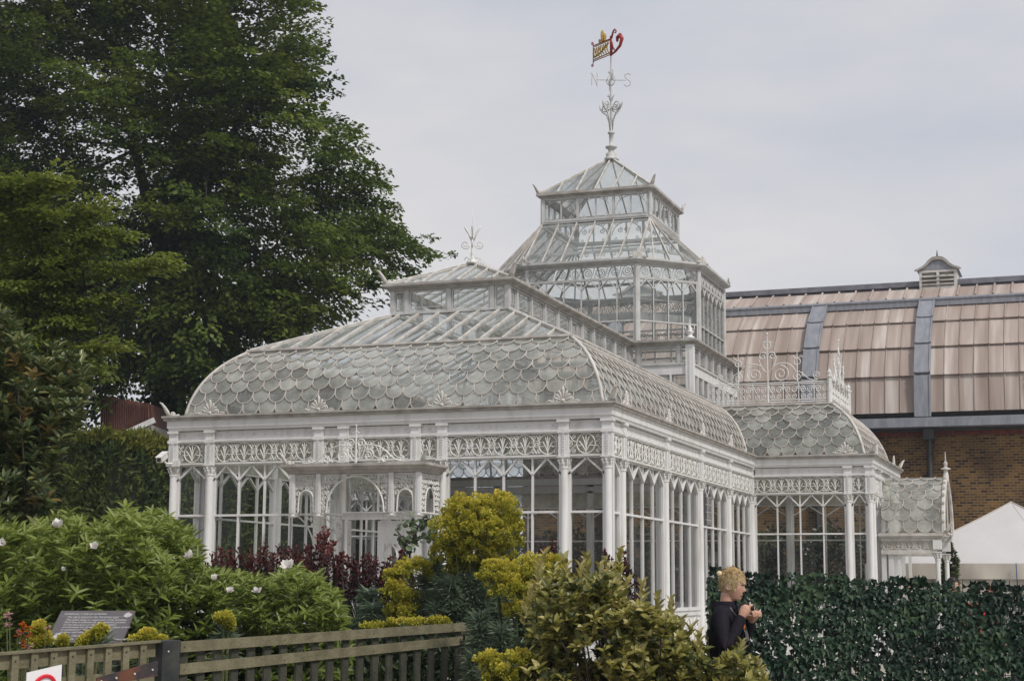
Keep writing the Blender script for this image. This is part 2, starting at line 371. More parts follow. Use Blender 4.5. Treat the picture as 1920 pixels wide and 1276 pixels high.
TN = facade((-10.60, 16.18), (1, 0), (0, 1)); wall(TN, [0, 2.6, 5.2, 7.8, 10.4, 13.0], [3, 3, 3, 3, 3], [1, 2, 3, 4], full=False)

# bands and gutter, mitred round the whole plan
mb = MB(); mb.sweep([(-.28, 2.615), (-.10, 2.616), (-.09, 2.66), (-.075, 2.665), (-.075, 2.775), (-.05, G0-.002), (-.35, G0-.001), (-.35, 2.616)], FOOT); mb.build('cornice_band', WHITE, CON)
mb = MB(); mb.sweep([(-.34, 2.86), (-.34, G0), (-.04, G0), (-.02, 2.80), (-.03, 2.82), (0, 2.84), (0, 2.872), (-.03, 2.872), (-.03, 2.83), (-.14, 2.82), (-.16, 2.86), (-.34, 2.861)], FOOT); mb.build('gutter', WORN, CON)

# fish-scale dome
def arc_profile(i0, z0, i1, z1, cu=.15, cv=.65, n=16):
    return [(i0+(i1-i0)*(2*(1-t)*t*cu+t*t), z0+(z1-z0)*(2*(1-t)*t*cv+t*t)) for t in [k/n for k in range(n+1)]]
def scales(ribs, panes, O, u, n, s0, s1, e0, e1, prof, rows, sw, rr=.011):
    O = Vector((O[0], O[1], 0)); u = Vector((u[0], u[1], 0)).normalized(); n = Vector((n[0], n[1], 0)).normalized(); up = Vector((0, 0, 1))
    cum = [0]
    for a, b in zip(prof, prof[1:]): cum.append(cum[-1]+math.dist(a, b))
    T = cum[-1]
    def pos(s_, t, o=0):
        t = min(max(t, 0), T); i = 0
        while i < len(cum)-2 and cum[i+1] < t: i += 1
        f = (t-cum[i])/(cum[i+1]-cum[i]); ins = prof[i][0]*(1-f)+prof[i+1][0]*f; z = prof[i][1]*(1-f)+prof[i+1][1]*f
        d = Vector((prof[i+1][0]-prof[i][0], prof[i+1][1]-prof[i][1])).normalized(); nr = n*d.y+up*d.x
        lo, hi = s0+e0*ins, s1-e1*ins; sc = min(max(s_, lo), hi)
        return O+u*sc-n*ins+up*z+nr*o, (s_ < lo) - (s_ > hi)
    h = T/rows; k0 = int((s1-s0)/sw)+6
    for r in range(rows):
        tb = r*h
        for c in range(-6, k0):
            cc = s0+(c+.5*(r % 2))*sw; ad = min(h*.72, sw*.5)
            A = [(cc+sw/2*math.cos(t), tb+ad*(1+math.sin(t))) for t in [math.pi*(1+j/10) for j in range(11)]]
            cl = [pos(a, b)[1] for a, b in A]
            if all(x == 1 for x in cl) or all(x == -1 for x in cl): continue
            js = [j for j, x in enumerate(cl) if x == 0]
            if not js: continue
            j0, j1 = max(0, js[0]-1), min(10, js[-1]+1)
            ribs.tube([pos(*A[j], .014)[0] for j in range(j0, j1+1)], rr, 4)
            if cl[10] == 0 and tb+h < T+.01: ribs.tube([pos(A[10][0], A[10][1], .012)[0], pos(A[10][0], tb+h+.01, .012)[0]], rr, 4)
            top = min(tb+h+ad*1.0, T)
            tilt = rng.normal(0, .005)
            P = [pos(a, b, .010-.006*(b-tb)/h)[0]+n*tilt*(a-cc)/sw*2 for a, b in A]+[pos(cc+sw/2, top, .001)[0], pos(cc-sw/2, top, .001)[0]]
            panes.quad(*P)
    return pos, T
def edges(path):
    n = len(path)
    for i in range(n):
        p, q, a, b = Vector(path[i]), Vector(path[(i+1) % n]), Vector(path[i-1]), Vector(path[(i+2) % n])
        d = (q-p).normalized(); d0 = (p-a).normalized(); d1 = (b-q).normalized()
        cross = lambda x, y: x.x*y.y-x.y*y.x
        yield p, q, d, Vector((d.y, -d.x)), (1 if cross(d0, d) > 0 else -1), (1 if cross(d, d1) > 0 else -1)
DP = arc_profile(.30, 2.865, 1.10, 4.10)
for p, q, d, nrm, e0, e1 in edges(FOOT):
    rb, pn = MB(), MB(); Lx = (q-p).length
    pos, T = scales(rb, pn, p, d, nrm, 0, Lx, e0, e1, DP, 7, .315)
    o = rb.build('scale_roof', SRIB, CON); pn.build('glazing', SGLASS, o, rnd=True)
    ir = MB(); nb = max(1, round(Lx/1.4))                     # curved ribs and purlin inside
    for i in range(nb+1):
        s_ = Lx*i/nb
        pts = [pos(s_, T*j/10, -.07) for j in range(11)]; pts = [x[0] for x in pts if x[1] == 0]
        if len(pts) > 2: ir.tube(pts, .028, 4)
    for t in (.5,): ir.tube([pos(-9, T*t, -.05)[0], pos(99, T*t, -.05)[0]], .018, 4)
    ir.build('dome_rib', WHITE, CON)
for i in range(len(FOOT)):
    hp = MB(); hp.tube([(*offset(FOOT, -w)[i], z+.01) for w, z in DP], .03, 6); hp.build('hip_roll', CREAM, CON, True)
mb = MB(); mb.sweep([(-1.09, 4.05), (-1.05, 4.06), (-1.03, 4.10), (-1.05, 4.135), (-1.14, 4.14), (-1.16, 4.10), (-1.16, 4.05), (-1.09, 4.05)], FOOT); mb.build('dome_kerb', WORN, CON)

# lower glazed slopes of the nave, between the dome and the clerestory
def slope(pl, pu, n, par=CON, g=RGLASS, m=CREAM, w=.035, name='glazed_slope', hips=True, h=.05):
    """pl, pu: lower and upper edge as two points each; n bays."""
    a, b, c, d = Vector(pl[0]), Vector(pl[1]), Vector(pu[0]), Vector(pu[1]); mb = MB()
    nr = (b-a).cross(c-a)
    if nr.z < 0: nr = -nr
    nr.normalize(); Lx = (b-a).length; dx = (b-a)/Lx
    sc, sd_ = (c-a).dot(dx), (d-a).dot(dx); hh = (c-a)-dx*sc
    for i in range(1, n):
        s_ = Lx*i/n; t = 1.0
        if s_ < sc and sc > 1e-4: t = s_/sc
        if s_ > sd_ and Lx-sd_ > 1e-4: t = (Lx-s_)/(Lx-sd_)
        if t > .06: mb.bar(a+dx*s_+nr*.012, a+dx*s_+hh*t+nr*.012, w, h, nr)
    if hips:
        mb.bar(a+nr*.01, c+nr*.01, w*1.4, h*1.2, nr); mb.bar(b+nr*.01, d+nr*.01, w*1.4, h*1.2, nr)
    o = mb.build(name, m, par); q = MB()
    if (c-d).length < 1e-4: q.quad(a, b, c)
    else: q.quad(a, b, d, c)
    q.build('glazing', g, o); return o
x0, x1 = TX-3.0, TX+3.0; c0, c1 = TX-1.15, TX+1.15; ZD, ZB = 4.11, 4.985; YF = 3.12; YX = 11.28
slope(((x0, 1.1, ZD), (x1, 1.1, ZD)), ((c0, YF, ZB), (c1, YF, ZB)), 15)
slope(((x1, 1.1, ZD), (x1, YX, ZD)), ((c1, YF, ZB), (c1, YX, ZB)), 26)
slope(((x0, 1.1, ZD), (x0, YX, ZD)), ((c0, YF, ZB), (c0, YX, ZB)), 26)

# clerestory
ZK = 5.54
def cwindow(F, a0, a1, z0, z1, par=CON, glass=RGLASS, bevel=True, mats=GREYW):
    mb = MB(); f = .03
    for (p, q, r_, s_) in ((a0, a1, z0, z0+f), (a0, a1, z1-f, z1), (a0, a0+f, z0+f, z1-f), (a1-f, a1, z0+f, z1-f)): mb.fbox(F, p, q, r_, s_, -.03, .015)
    if bevel and a1-a0 > .3:
        b0, b1, y0, y1 = a0+.12, a1-.12, z0+.09, z1-.09; nn = F(0, 0, 1)-F(0, 0, 0)
        for p, q in (((b0, y0), (b1, y0)), ((b1, y0), (b1, y1)), ((b1, y1), (b0, y1)), ((b0, y1), (b0, y0)), ((a0+f, z0+f), (b0, y0)), ((a1-f, z0+f), (b1, y0)), ((a0+f, z1-f), (b0, y1)), ((a1-f, z1-f), (b1, y1))):
            mb.bar(F(*p, .0), F(*q, .0), .012, .016, nn)
    o = mb.build('clerestory_window', mats, par)
    g = MB(); g.quad(F(a0, z0, -.01), F(a1, z0, -.01), F(a1, z1, -.01), F(a0, z1, -.01)); g.build('pane', glass, o); return o
def clere(F, Lx, bays, z0=ZB, z1=5.44, lower=None):
    """bays: list of widths fractions; posts between."""
    tot = sum(bays); a = 0; mb = MB(); pos_ = [0]
    for b in bays: a += Lx*b/tot; pos_.append(a)
    for p in pos_: mb.fbox(F, p-.04, p+.04, z0, z1, -.05, .035)
    mb.fbox(F, 0, Lx, z0-.0, z0+.035, -.04, .05); mb.build('clerestory_post', GREYW, CON)
    for p, q in zip(pos_, pos_[1:]): cwindow(F, p+.045, q-.045, z0+.04, z1-.002)
CF = facade((c0, YF), (1, 0), (0, -1)); clere(CF, 2.3, [.35, 1, 1, .35])
CE = facade((c1, YF), (0, 1), (1, 0)); clere(CE, YX-YF, [.45]+[.8]*9+[.45])
CW = facade((c0, YF), (0, 1), (-1, 0)); clere(CW, YX-YF, [.45]+[.8]*9+[.45])
XE, XW, YN = -1.5, -6.7, 16.2
K1 = facade((c1, YX), (1, 0), (0, -1)); clere(K1, XE-c1, [.22, 1, .3])
K2 = facade((XE, YX), (0, 1), (1, 0)); clere(K2, YN-YX, [1]*7)
K3 = facade((c0, YX), (-1, 0), (0, -1)); clere(K3, c0-XW, [.22, 1, .3])
K4 = facade((XW, YX), (0, 1), (-1, 0)); clere(K4, YN-YX, [1]*6)
K5 = facade((XW, YN), (1, 0), (0, 1)); clere(K5, XE-XW, [1]*6)
for F, Lx, n in ((K1, XE-c1, 3), (K2, YN-YX, 9), (K3, c0-XW, 3), (K4, YN-YX, 6), (K5, XE-XW, 6)):   # board and low lights under them
    mb = MB(); mb.fbox(F, .0, Lx, 4.77, ZB-.003, -.05, .02); mb.fbox(F, 0, Lx, 4.14, 4.20, -.05, .03)
    for i in range(n+1): mb.fbox(F, Lx*i/n-.02, Lx*i/n+.02, 4.20, 4.77, -.04, .03)
    o = mb.build('wall_board', WHITE, CON); g = MB(); g.quad(F(0, 4.2, -.02), F(Lx, 4.2, -.02), F(Lx, 4.77, -.02), F(0, 4.77, -.02)); g.build('pane', RGLASS, o)
mb = MB(); F = K1; a = XE-c1                                                   # corner pier with beads
mb.fbox(F, a-.12, a+.06, 4.14, 5.44, -.1, .07)
for k in range(30): mb.fbox(F, a-.05, a-.015, 4.25+k*.038, 4.268+k*.038, .07, .085)
mb.build('corner_pier', WHITE, CON)
CL = [(c0, YF), (c1, YF), (c1, YX), (XE, YX), (XE, YN), (XW, YN), (XW, YX), (c0, YX)]
mb = MB(); mb.sweep([(-.05, 5.44), (.05, 5.442), (.06, 5.47), (.14, 5.50), (.16, 5.52), (.16, 5.565), (.13, 5.57), (.10, 5.55), (-.05, 5.56), (-.05, 5.44)], CL); mb.build('gutter', WORN, CON)
CLO = offset(CL, .08)
ZR = 6.12
gx0, gx1, gy = TX-1.23, TX+1.23, YF-.08
slope(((gx0, gy, 5.56), (gx1, gy, 5.56)), ((TX-.02, 4.25, ZR), (TX+.02, 4.25, ZR)), 7, name='ridge_roof')
slope(((gx1, gy, 5.56), (gx1, YX, 5.56)), ((TX+.02, 4.25, ZR), (TX+.02, YX, ZR)), 22, name='ridge_roof')
slope(((gx0, gy, 5.56), (gx0, YX, 5.56)), ((TX-.02, 4.25, ZR), (TX-.02, YX, ZR)), 22, name='ridge_roof')
mb = MB(); mb.bar((TX, 4.2, ZR+.01), (TX, YX, ZR+.01), .09, .05)
mb.build('ridge_capping', CREAM, CON)
mb = MB(); y = 4.4                                                           # cresting of little scrolls and spikes
while y < 11.0:
    mb.tube([(TX, y, ZR+.02), (TX, y, ZR+.20)], [.009, .003], 4)
    mb.tube([(TX, y+.055*math.cos(t), ZR+.075+.05*math.sin(t)) for t in [k*math.pi/4 for k in range(8)]], .007, 4, closed=True); y += .145
mb.build('ridge_cresting', CAST, CON)
# transept shoulders round the tower: lead flats
mb = MB(); mb.box((XE+.05, 12.2, 4.06), (1.47, 15.30, 4.12)); mb.box((XW-.05, 12.2, 4.06), (-9.67, 15.30, 4.12)); mb.build('lead_flat', WORN, CON)

# ---- tower
def ngon_windows(pts, z0, z1, ns, zt, tr, name='tower_window', fr=None, posts=.06):
    m = len(pts)
    for i in range(m):
        p, q = Vector(pts[i]), Vector(pts[(i+1) % m]); d = (q-p); Lx = d.length; d.normalize(); F = facade(p, d, (d.y, -d.x)); n = ns[i % len(ns)]
        o = window(F, .04, Lx-.04, n, z0=z0, z1=z1, zt=zt, tr=tr, glass=TGLASS, wd=.025, mats=GREYW, w=0)
        o.name = name; mb = MB(); mb.tube([F(0, z0, 0), F(0, z1+.32 if fr else z1, 0)], posts, 8); mb.build('tower_post', GREYW, CON)
        if fr:
            mb = MB(); mb.fbox(F, .05, Lx-.05, fr[0], fr[0]+.03, -.02, .03); mb.fbox(F, .05, Lx-.05, fr[1]-.03, fr[1], -.02, .03)
            k = max(2, round((Lx-.1)/.33)); u = (Lx-.1)/k
            for j in range(k):
                c = .05+u*(j+.5); zc = (fr[0]+fr[1])/2; r_ = (fr[1]-fr[0])*.36
                mb.tube(spiral(F, c, zc, r_, .005, j % 2*math.pi, 1.9, 1 if j % 2 else -1, 20, .15), .011, 4)
                mb.tube([F(*x[:2], .005) for x in bez((c-u/2, fr[0]+.04, 0), (c-u*.3, fr[1], 0), (c-u*.1, fr[1]-.04, 0), 5)], .009, 4)
                mb.tube([F(*x[:2], .005) for x in bez((c+u/2, fr[1]-.04, 0), (c+u*.3, fr[0], 0), (c+u*.1, fr[0]+.04, 0), 5)], .009, 4)
            o = mb.build('tower_frieze', GREYW, CON); g = MB(); g.quad(F(0, fr[0], -.02), F(Lx, fr[0], -.02), F(Lx, fr[1], -.02), F(0, fr[1], -.02)); g.build('pane', TGLASS, o)
def octo(b, a): return [(TX-a, TY-b), (TX+a, TY-b), (TX+b, TY-a), (TX+b, TY+a), (TX+a, TY+b), (TX-a, TY+b), (TX-b, TY+a), (TX-b, TY-a)]
OB = octo(2.52, 1.34)
ngon_windows(OB, 5.50, 7.06, [6, 4], 6.06, .24, fr=(7.06, 7.38))
mb = MB(); mb.sweep([(-.08, 7.38), (.02, 7.382), (.04, 7.40), (.13, 7.43), (.16, 7.45), (.18, 7.47), (.18, 7.515), (.14, 7.52), (.10, 7.50), (-.08, 7.51), (-.08, 7.38)], OB); mb.build('gutter', GREYW, CON)
ib = octo(2.40, 1.28); mb = MB()                                            # inner girder seen through the glass
mb.sweep([(0, 6.10), (0, 6.28), (-.06, 6.28), (-.06, 6.10), (0, 6.10)], ib)
for i in range(8):
    p, q = Vector(ib[i]), Vector(ib[(i+1) % 8]); d = (q-p); Lx = d.length; d.normalize(); F = facade(p, d, (d.y, -d.x)); k = round(Lx/.33)
    for j in range(k): mb.tube(spiral(F, Lx*(j+.5)/k, 6.44, .12, -.02, 0, 1.7, 1 if j % 2 else -1, 16, .2), .012, 4)
mb.sweep([(0, 6.58), (0, 6.62), (-.06, 6.62), (-.06, 6.58), (0, 6.58)], ib)
mb.build('inner_girder', GREYW, CON)
mb = MB()                                                                  # deck between octagon and clerestory walls
SQ = [(XW, YX), (XE, YX), (XE, YN), (XW, YN)]
for (a, b, c) in ((0, 7, 0), (1, 2, 1), (3, 4, 2), (5, 6, 3)):
    mb.quad((*SQ[c], 5.555), (*OB[a], 5.57), (*OB[b], 5.57))
mb.build('corner_flat', WORN, CON)
g_ = 1.36; ZU = 8.72
U4 = [(TX-g_, TY-g_), (TX+g_, TY-g_), (TX+g_, TY+g_), (TX-g_, TY+g_)]
og = octo(2.64, 1.40)
P3 = lambda p, z: (p[0], p[1], z)
for i, (a, b) in enumerate(((0, 1), (2, 3), (4, 5), (6, 7))):
    slope((P3(og[a], 7.505), P3(og[b], 7.505)), (P3(U4[i], ZU), P3(U4[(i+1) % 4], ZU)), 6, g=TRGLASS, m=BRONZE, w=.028, name='tower_roof')
for i, (a, b) in enumerate(((1, 2), (3, 4), (5, 6), (7, 0))):
    c = U4[(i+1) % 4]; A, B, C_ = Vector(P3(og[a], 7.505)), Vector(P3(og[b], 7.505)), Vector(P3(c, ZU)); mb = MB()
    for k in range(5): mb.bar(A.lerp(B, k/4), C_.lerp(A.lerp(B, k/4), .02), .03, .05)
    o = mb.build('tower_roof_corner', BRONZE, CON); q = MB(); q.quad(A, B, C_); q.build('glazing', TRGLASS, o)
mb = MB()                                                                  # roof trusses and scroll brackets inside
for i in range(4):
    A = Vector(P3(U4[i], ZU)); B = Vector(P3(U4[(i+1) % 4], ZU))
    mb.bar(A-Vector((0, 0, .04)), B-Vector((0, 0, .04)), .05, .05)
    mid = Vector((TX, TY, 0)); A1 = A.lerp(Vector((*mid[:2], A.z)), .03)
    d = (B-A).normalized(); F = facade(A, d, (d.y, -d.x))
    for k in range(6):
        c = (B-A).length*(k+.5)/6
        for s_ in (-1, 1): mb.tube(spiral(F, c+s_*.09, ZU-.22, .07, -.08, math.pi/2, 1.4, s_, 14, .2), .010, 4)
for z, b, a in ((7.82, 2.10, 1.22),):
    o8 = octo(b, a)
    for i in range(8): mb.bar((*o8[i], z), (*o8[(i+1) % 8], z), .04, .07)
mb.build('roof_truss', GREYW, CON)
ngon_windows(U4, ZU+.06, 9.36, [6], None, 0, name='lantern_window', posts=.05)
mb = MB()
for i in range(4):       # base band, arched scrolls in every light
    p, q = Vector(U4[i]), Vector(U4[(i+1) % 4]); d = (q-p); Lx = d.length; d.normalize(); F = facade(p, d, (d.y, -d.x))
    mb.fbox(F, -.02, Lx+.02, ZU+.02, ZU+.06, -.03, .04 if i % 2 else .038)
    for k in range(3):
        c = Lx*(k+.5)/3; r_ = Lx/6*.86
        mb.fbox(F, Lx*k/3-.03, Lx*k/3+.03, ZU+.06, 9.36, -.03, .03)
        mb.tube([F(c+r_*math.cos(t), 9.36-r_*.95+r_*.85*math.sin(t), .015) for t in [math.pi*j/12 for j in range(13)]], .011, 4)
        for s_ in (-1, 1):
            mb.tube(spiral(F, c+s_*r_*.78, 9.36-r_*1.25, .06, .015, math.pi/2, 1.2, s_, 12, .2), .010, 4)
            mb.tube(spiral(F, c+s_*r_*.72, 9.36-.075, .055, .015, -math.pi/2, 1.2, -s_, 12, .2), .010, 4)
mb.build('lantern_tracery', GREYW, CON)
mb = MB(); mb.sweep([(-.06, 9.36), (.03, 9.362), (.04, 9.40), (.10, 9.43), (.13, 9.45), (.13, 9.515), (.09, 9.52), (-.06, 9.52), (-.06, 9.36)], U4); mb.build('gutter', WORN, CON)
AP = (TX, TY, 10.66)
h4 = offset(U4, .06)
for i in range(4):
    slope((P3(h4[i], 9.51), P3(h4[(i+1) % 4], 9.51)), (AP, AP), 6, g=TRGLASS, m=CREAM, w=.028, name='spire_roof')
# ---- cast ornaments
def antefix_mesh():
    mb = MB()
    for k in range(-3, 4):
        t = k*.42; d = Vector((math.sin(t), 0, math.cos(t))); b = Vector((0, 0, .04)); ln = .21*(1-.10*abs(k)) + (.03 if k == 0 else 0)
        mb.tube([b, b+d*ln*.4, b+d*ln*.8+Vector((0, -.01, 0)), b+d*ln+Vector((0, -.02, -.008))], [.012, .022, .026, .010], 6)
    for s_ in (-1, 1):
        F = facade((0, -.012), (1, 0), (0, -1))
        mb.tube(spiral(F, s_*.12, .06, .055, 0, -math.pi/2, 1.5, s_, 16, .15), .014, 5)
        mb.tube([(s_*.17, -.012, .03), (s_*.24, -.012, .045), (s_*.27, -.012, .03), (s_*.30, -.012, .015)], [.014, .018, .013, .008], 5)
    mb.box((-.27, -.03, 0), (.27, .03, .022)); mb.ball((0, -.015, .04), .035)
    return mb.build('antefix', CREAM, CON, True)
A0 = antefix_mesh(); first = [True]
def put(src, loc, rz, s=1.0, used=[set()]):
    o = src if src.name not in used[0] else src.copy()
    if o is src: used[0].add(src.name)
    else: COL.objects.link(o)
    o.parent = CON; o.location = loc; o.rotation_euler = (0, 0, rz); o.scale = (s, s, s); return o
for a in (-3.2, -1.12, 1.12, 3.2): put(A0, (TX+a, .12, 2.87), 0)
for a in ecols[1:5]: put(A0, (-.12, .18+a, 2.87), R(90)); put(A0, (-8.08, .18+a, 2.87), R(-90))
put(A0, (1.9, 11.25, 2.87), 0); put(A0, (2.46, 12.1, 2.87), R(90)); put(A0, (2.46, 15.3, 2.87), R(90))
for x, y, rz in ((og[0][0], og[0][1], -22), (og[1][0], og[1][1], 22), (og[2][0], og[2][1], 67), (og[3][0], og[3][1], 112), (og[7][0], og[7][1], -67), (og[4][0], og[4][1], 157), (og[5][0], og[5][1], 202), (og[6][0], og[6][1], 247)):
    put(A0, (x, y, 7.515), R(rz), .75)
def horn_mesh():        # corner acroterion curling outwards along +x
    mb = MB()
    for w in (-.03, 0, .03):
        pts = [(.0, w, .0), (.05, w, .10), (.10, w*.8, .18), (.17, w*.5, .27), (.22, w*.2, .30)]
        mb.tube(pts, [.035, .04, .033, .022, .008], 6)
    for k in range(4): mb.ball((.045+k*.035, 0, .09+k*.05), .042-.006*k, 6, (1, 1.1, .8))
    F = facade((0, 0), (1, 0), (0, -1))
    mb.tube(spiral(F, -.07, .055, .055, 0, -math.pi/2, 1.5, -1, 14, .15), .02, 5)
    mb.tube([(-.12, 0, .02), (-.20, 0, .05), (-.24, 0, .015)], [.02, .022, .012], 5)
    return mb.build('corner_ornament', CREAM, CON, True)
H0 = horn_mesh()
for x, y, rz in ((-.1, .1, -45), (-8.1, .1, -135), (2.48, 11.25, -45), (2.48, 16.25, 45), (-.1, 11.05, -45)): 
    if (x, y) != (-.1, 11.05): put(H0, (x, y, 2.87), R(rz), .8)
for x, y, rz in ((c1+.1, YF-.1, -45), (c0-.1, YF-.1, -135)): put(H0, (x, y, 5.57), R(rz), .85)
for i, rz in enumerate((-135, -45, 45, 135)): put(H0, (*offset(U4, .08)[i], 9.52), R(rz), .75)
# pinnacle on the corner pier of the crossing
mb = MB(); mb.lathe([(.11, 0), (.11, .04), (.06, .06), (.05, .10), (.10, .15), (.10, .17), (.045, .19), (.055, .24), (.03, .27), (.012, .31), (.010, .46), (.001, .48)], (XE-.02, YX-.02, 5.57), 10)
for k in range(4):
    t = k*math.pi/2; mb.tube([(XE-.02+.03*math.cos(t), YX-.02+.03*math.sin(t), 5.76), (XE-.02+.11*math.cos(t), YX-.02+.11*math.sin(t), 5.80), (XE-.02+.10*math.cos(t), YX-.02+.10*math.sin(t), 5.86)], .012, 5)
mb.build('pinnacle', CAST, CON, True)
# finial on the nave ridge
def sfinial(c, s, m, par=CON, name='finial'):
    x, y, z = c; mb = MB()
    mb.lathe([(.16*s, 0), (.14*s, .05*s), (.07*s, .12*s), (.035*s, .2*s), (.05*s, .24*s), (.03*s, .28*s), (.028*s, .6*s), (.05*s, .63*s), (.025*s, .66*s), (.02*s, .85*s), (.012*s, 1.0*s), (.002*s, 1.35*s)], c, 8)
    for k in range(4):
        t = k*math.pi/2+.35; F = facade((x, y), (math.cos(t), math.sin(t)), (-math.sin(t), math.cos(t)))
        mb.tube(spiral(F, .17*s, z+.46*s, .11*s, 0, math.pi, 1.5, 1, 18, .25), .017*s, 5)
        mb.tube([F(.03*s, z+.55*s, 0), F(.09*s, z+.72*s, 0), F(.16*s, z+.84*s, 0), F(.20*s, z+.92*s, 0)], [.012*s, .02*s, .028*s, .006*s], 5)
        mb.tube([F(.05*s, z+.1*s, 0), F(.14*s, z+.16*s, 0), F(.19*s, z+.10*s, 0)], .012*s, 5)
    return mb.build(name, m, par, True)
sfinial((TX, 4.25, ZR), .82, CAST)
# balustrade with scroll cresting round the transept flat
def balustrade(F, Lx, crest=True):
    mb = MB(); z0, z1 = 4.17, 4.62
    for z in (z0, z0+.05, z1-.04, z1): mb.tube([F(0, z), F(Lx, z)], .012, 4)
    n = round(Lx/.36); u = Lx/n
    for i in range(n+1): mb.tube([F(u*i, z0), F(u*i, z1)], .010, 4)
    for i in range(n):
        c = u*(i+.5)
        mb.tube(spiral(F, c-u*.24, z0+.28, .085, 0, 0, 1.6, -1, 16, .15), .010, 4); mb.tube(spiral(F, c+u*.24, z0+.28, .085, 0, 0, 1.6, 1, 16, .15), .010, 4)
        mb.tube(spiral(F, c-u*.18, z0+.13, .065, 0, 2, 1.5, 1, 14, .15), .009, 4); mb.tube(spiral(F, c+u*.18, z0+.13, .065, 0, 2, 1.5, -1, 14, .15), .009, 4)
        mb.tube([F(c-u/2, z1-.05), F(c, z0+.05), F(c+u/2, z1-.05)], .008, 4)
    if crest:
        c = Lx/2; sc = crest
        mb.tube([F(c, z0), F(c, z1+1.12*sc)], [.022, .010], 6); mb.ball(F(c, z1+1.14*sc), .028)
        mb.tube([F(c+.085*math.cos(t)*sc, z1+.87*sc+.085*sc*math.sin(t)) for t in [k*math.pi/6 for k in range(12)]], .012, 4, closed=True)
        for s_ in (-1, 1):
            mb.tube([F(c, z1+.93*sc), F(c+s_*.06*sc, z1+.96*sc), F(c+s_*.12*sc, z1+.93*sc)], .010, 4)
            mb.tube(spiral(F, c+s_*.11*sc, z1+.62*sc, .10*sc, 0, 0, 1.4, -s_, 16, .25), .0115, 4)      # heart
            mb.tube([F(*p[:2]) for p in bez((c+s_*.20*sc, z1+.62*sc, 0), (c+s_*.20*sc, z1+.40*sc, 0), (c+s_*.03, z1+.25*sc, 0), 8)], .0105, 4)
            mb.tube(spiral(F, c+s_*.30*sc, z1+.20*sc, .20*sc, 0, math.pi/2, 1.9, -s_, 26, .12), .0115, 4)
            mb.tube([F(*p[:2]) for p in bez((c+s_*.12*sc, z1+.38*sc, 0), (c+s_*.5*sc, z1+.58*sc, 0), (c+s_*.66*sc, z1+.22*sc, 0), 10)], .0105, 4)
            mb.tube([F(c+s_*.68*sc, z1-.0), F(c+s_*.68*sc, z1+.72*sc)], [.016, .008], 4)
            mb.tube([F(c+s_*.68*sc+.075*sc*math.cos(t), z1+.47*sc+.075*sc*math.sin(t)) for t in [k*math.pi/5 for k in range(10)]], .011, 4, closed=True)
            for q in (-1, 1): mb.tube([F(c+s_*.68*sc, z1+.52*sc), F(c+(s_*.68+q*.09)*sc, z1+.60*sc), F(c+(s_*.68+q*.13)*sc, z1+.57*sc)], .010, 4)
            mb.tube(spiral(F, c+s_*.68*sc, z1+.13*sc, .13*sc, 0, 0, 1.7, s_, 18, .15), .010, 4)
            mb.tube(spiral(F, c+s_*1.12*sc, z1+.15*sc, .09*sc, 0, -math.pi/2, 1.7, -s_, 18, .15), .0105, 4)
            mb.tube([F(*p[:2]) for p in bez((c+s_*.78*sc, z1+.22*sc, 0), (c+s_*.95*sc, z1-.02, 0), (c+s_*1.15*sc, z1+.05, 0), 8)], .010, 4)
    for a in ((Lx,) if crest else ()):
        mb.lathe([(.05, 4.12), (.05, 4.68), (.07, 4.70), (.075, 4.74), (.03, 4.76), (.05, 4.80), (.045, 4.84), (.01, 4.88), (.006, 4.93)], F(a, 0), 8)
    return mb.build('balustrade', CAST, CON)
BF = facade((-1.35, 12.25), (1, 0), (0, -1)); balustrade(BF, 2.80, 1.0)
BE = facade((1.45, 12.27), (0, 1), (1, 0)); balustrade(BE, 2.95, 1.0)
balustrade(facade((-6.85, 12.25), (-1, 0), (0, -1)), 2.80, 1.0)
# ---- canopy over the front door
PY = -.75; off4 = [-1.10, -.64, .64, 1.10]
def arch_panel(F, a0, a1, z0, z1, r, zc, name='arch_panel'):
    """iron lace filling the space above a round arch of half-width r springing at zc"""
    mb = MB(); c = (a0+a1)/2
    ring = [F(c+r*math.cos(t), zc+r*1.05*math.sin(t), 0) for t in [math.pi*k/16 for k in range(17)]]
    mb.tube(ring, .016, 4)
    for s_ in (-1, 1): mb.tube([F(c+s_*r, zc), F(c+s_*(r+.01), z0)], .014, 4)
    mb.tube([F(a0, z1-.012), F(a1, z1-.012)], .014, 4)
    st = .078; ny = int((z1-z0)/st); nx = int((a1-a0)/st)+1
    for j in range(ny):
        for i in range(nx):
            x = a0+(a1-a0)*(i+.5)/nx; z = z0+.03+(z1-z0-.04)*(j+.5)/ny; rr = math.hypot(x-c, (z-zc)/1.05)
            if (z > zc and rr > r+.03) or (z <= zc and abs(x-c) > r+.025):
                mb.tube(spiral(F, x, z, .042, 0, (i+j)*1.3, 1.3, 1 if (i+j) % 2 else -1, 9, .2), .0085, 4)
    return mb.build(name, CAST, CAN)
CAN = empty('canopy', (TX, PY, 0)); CAN.parent = CON
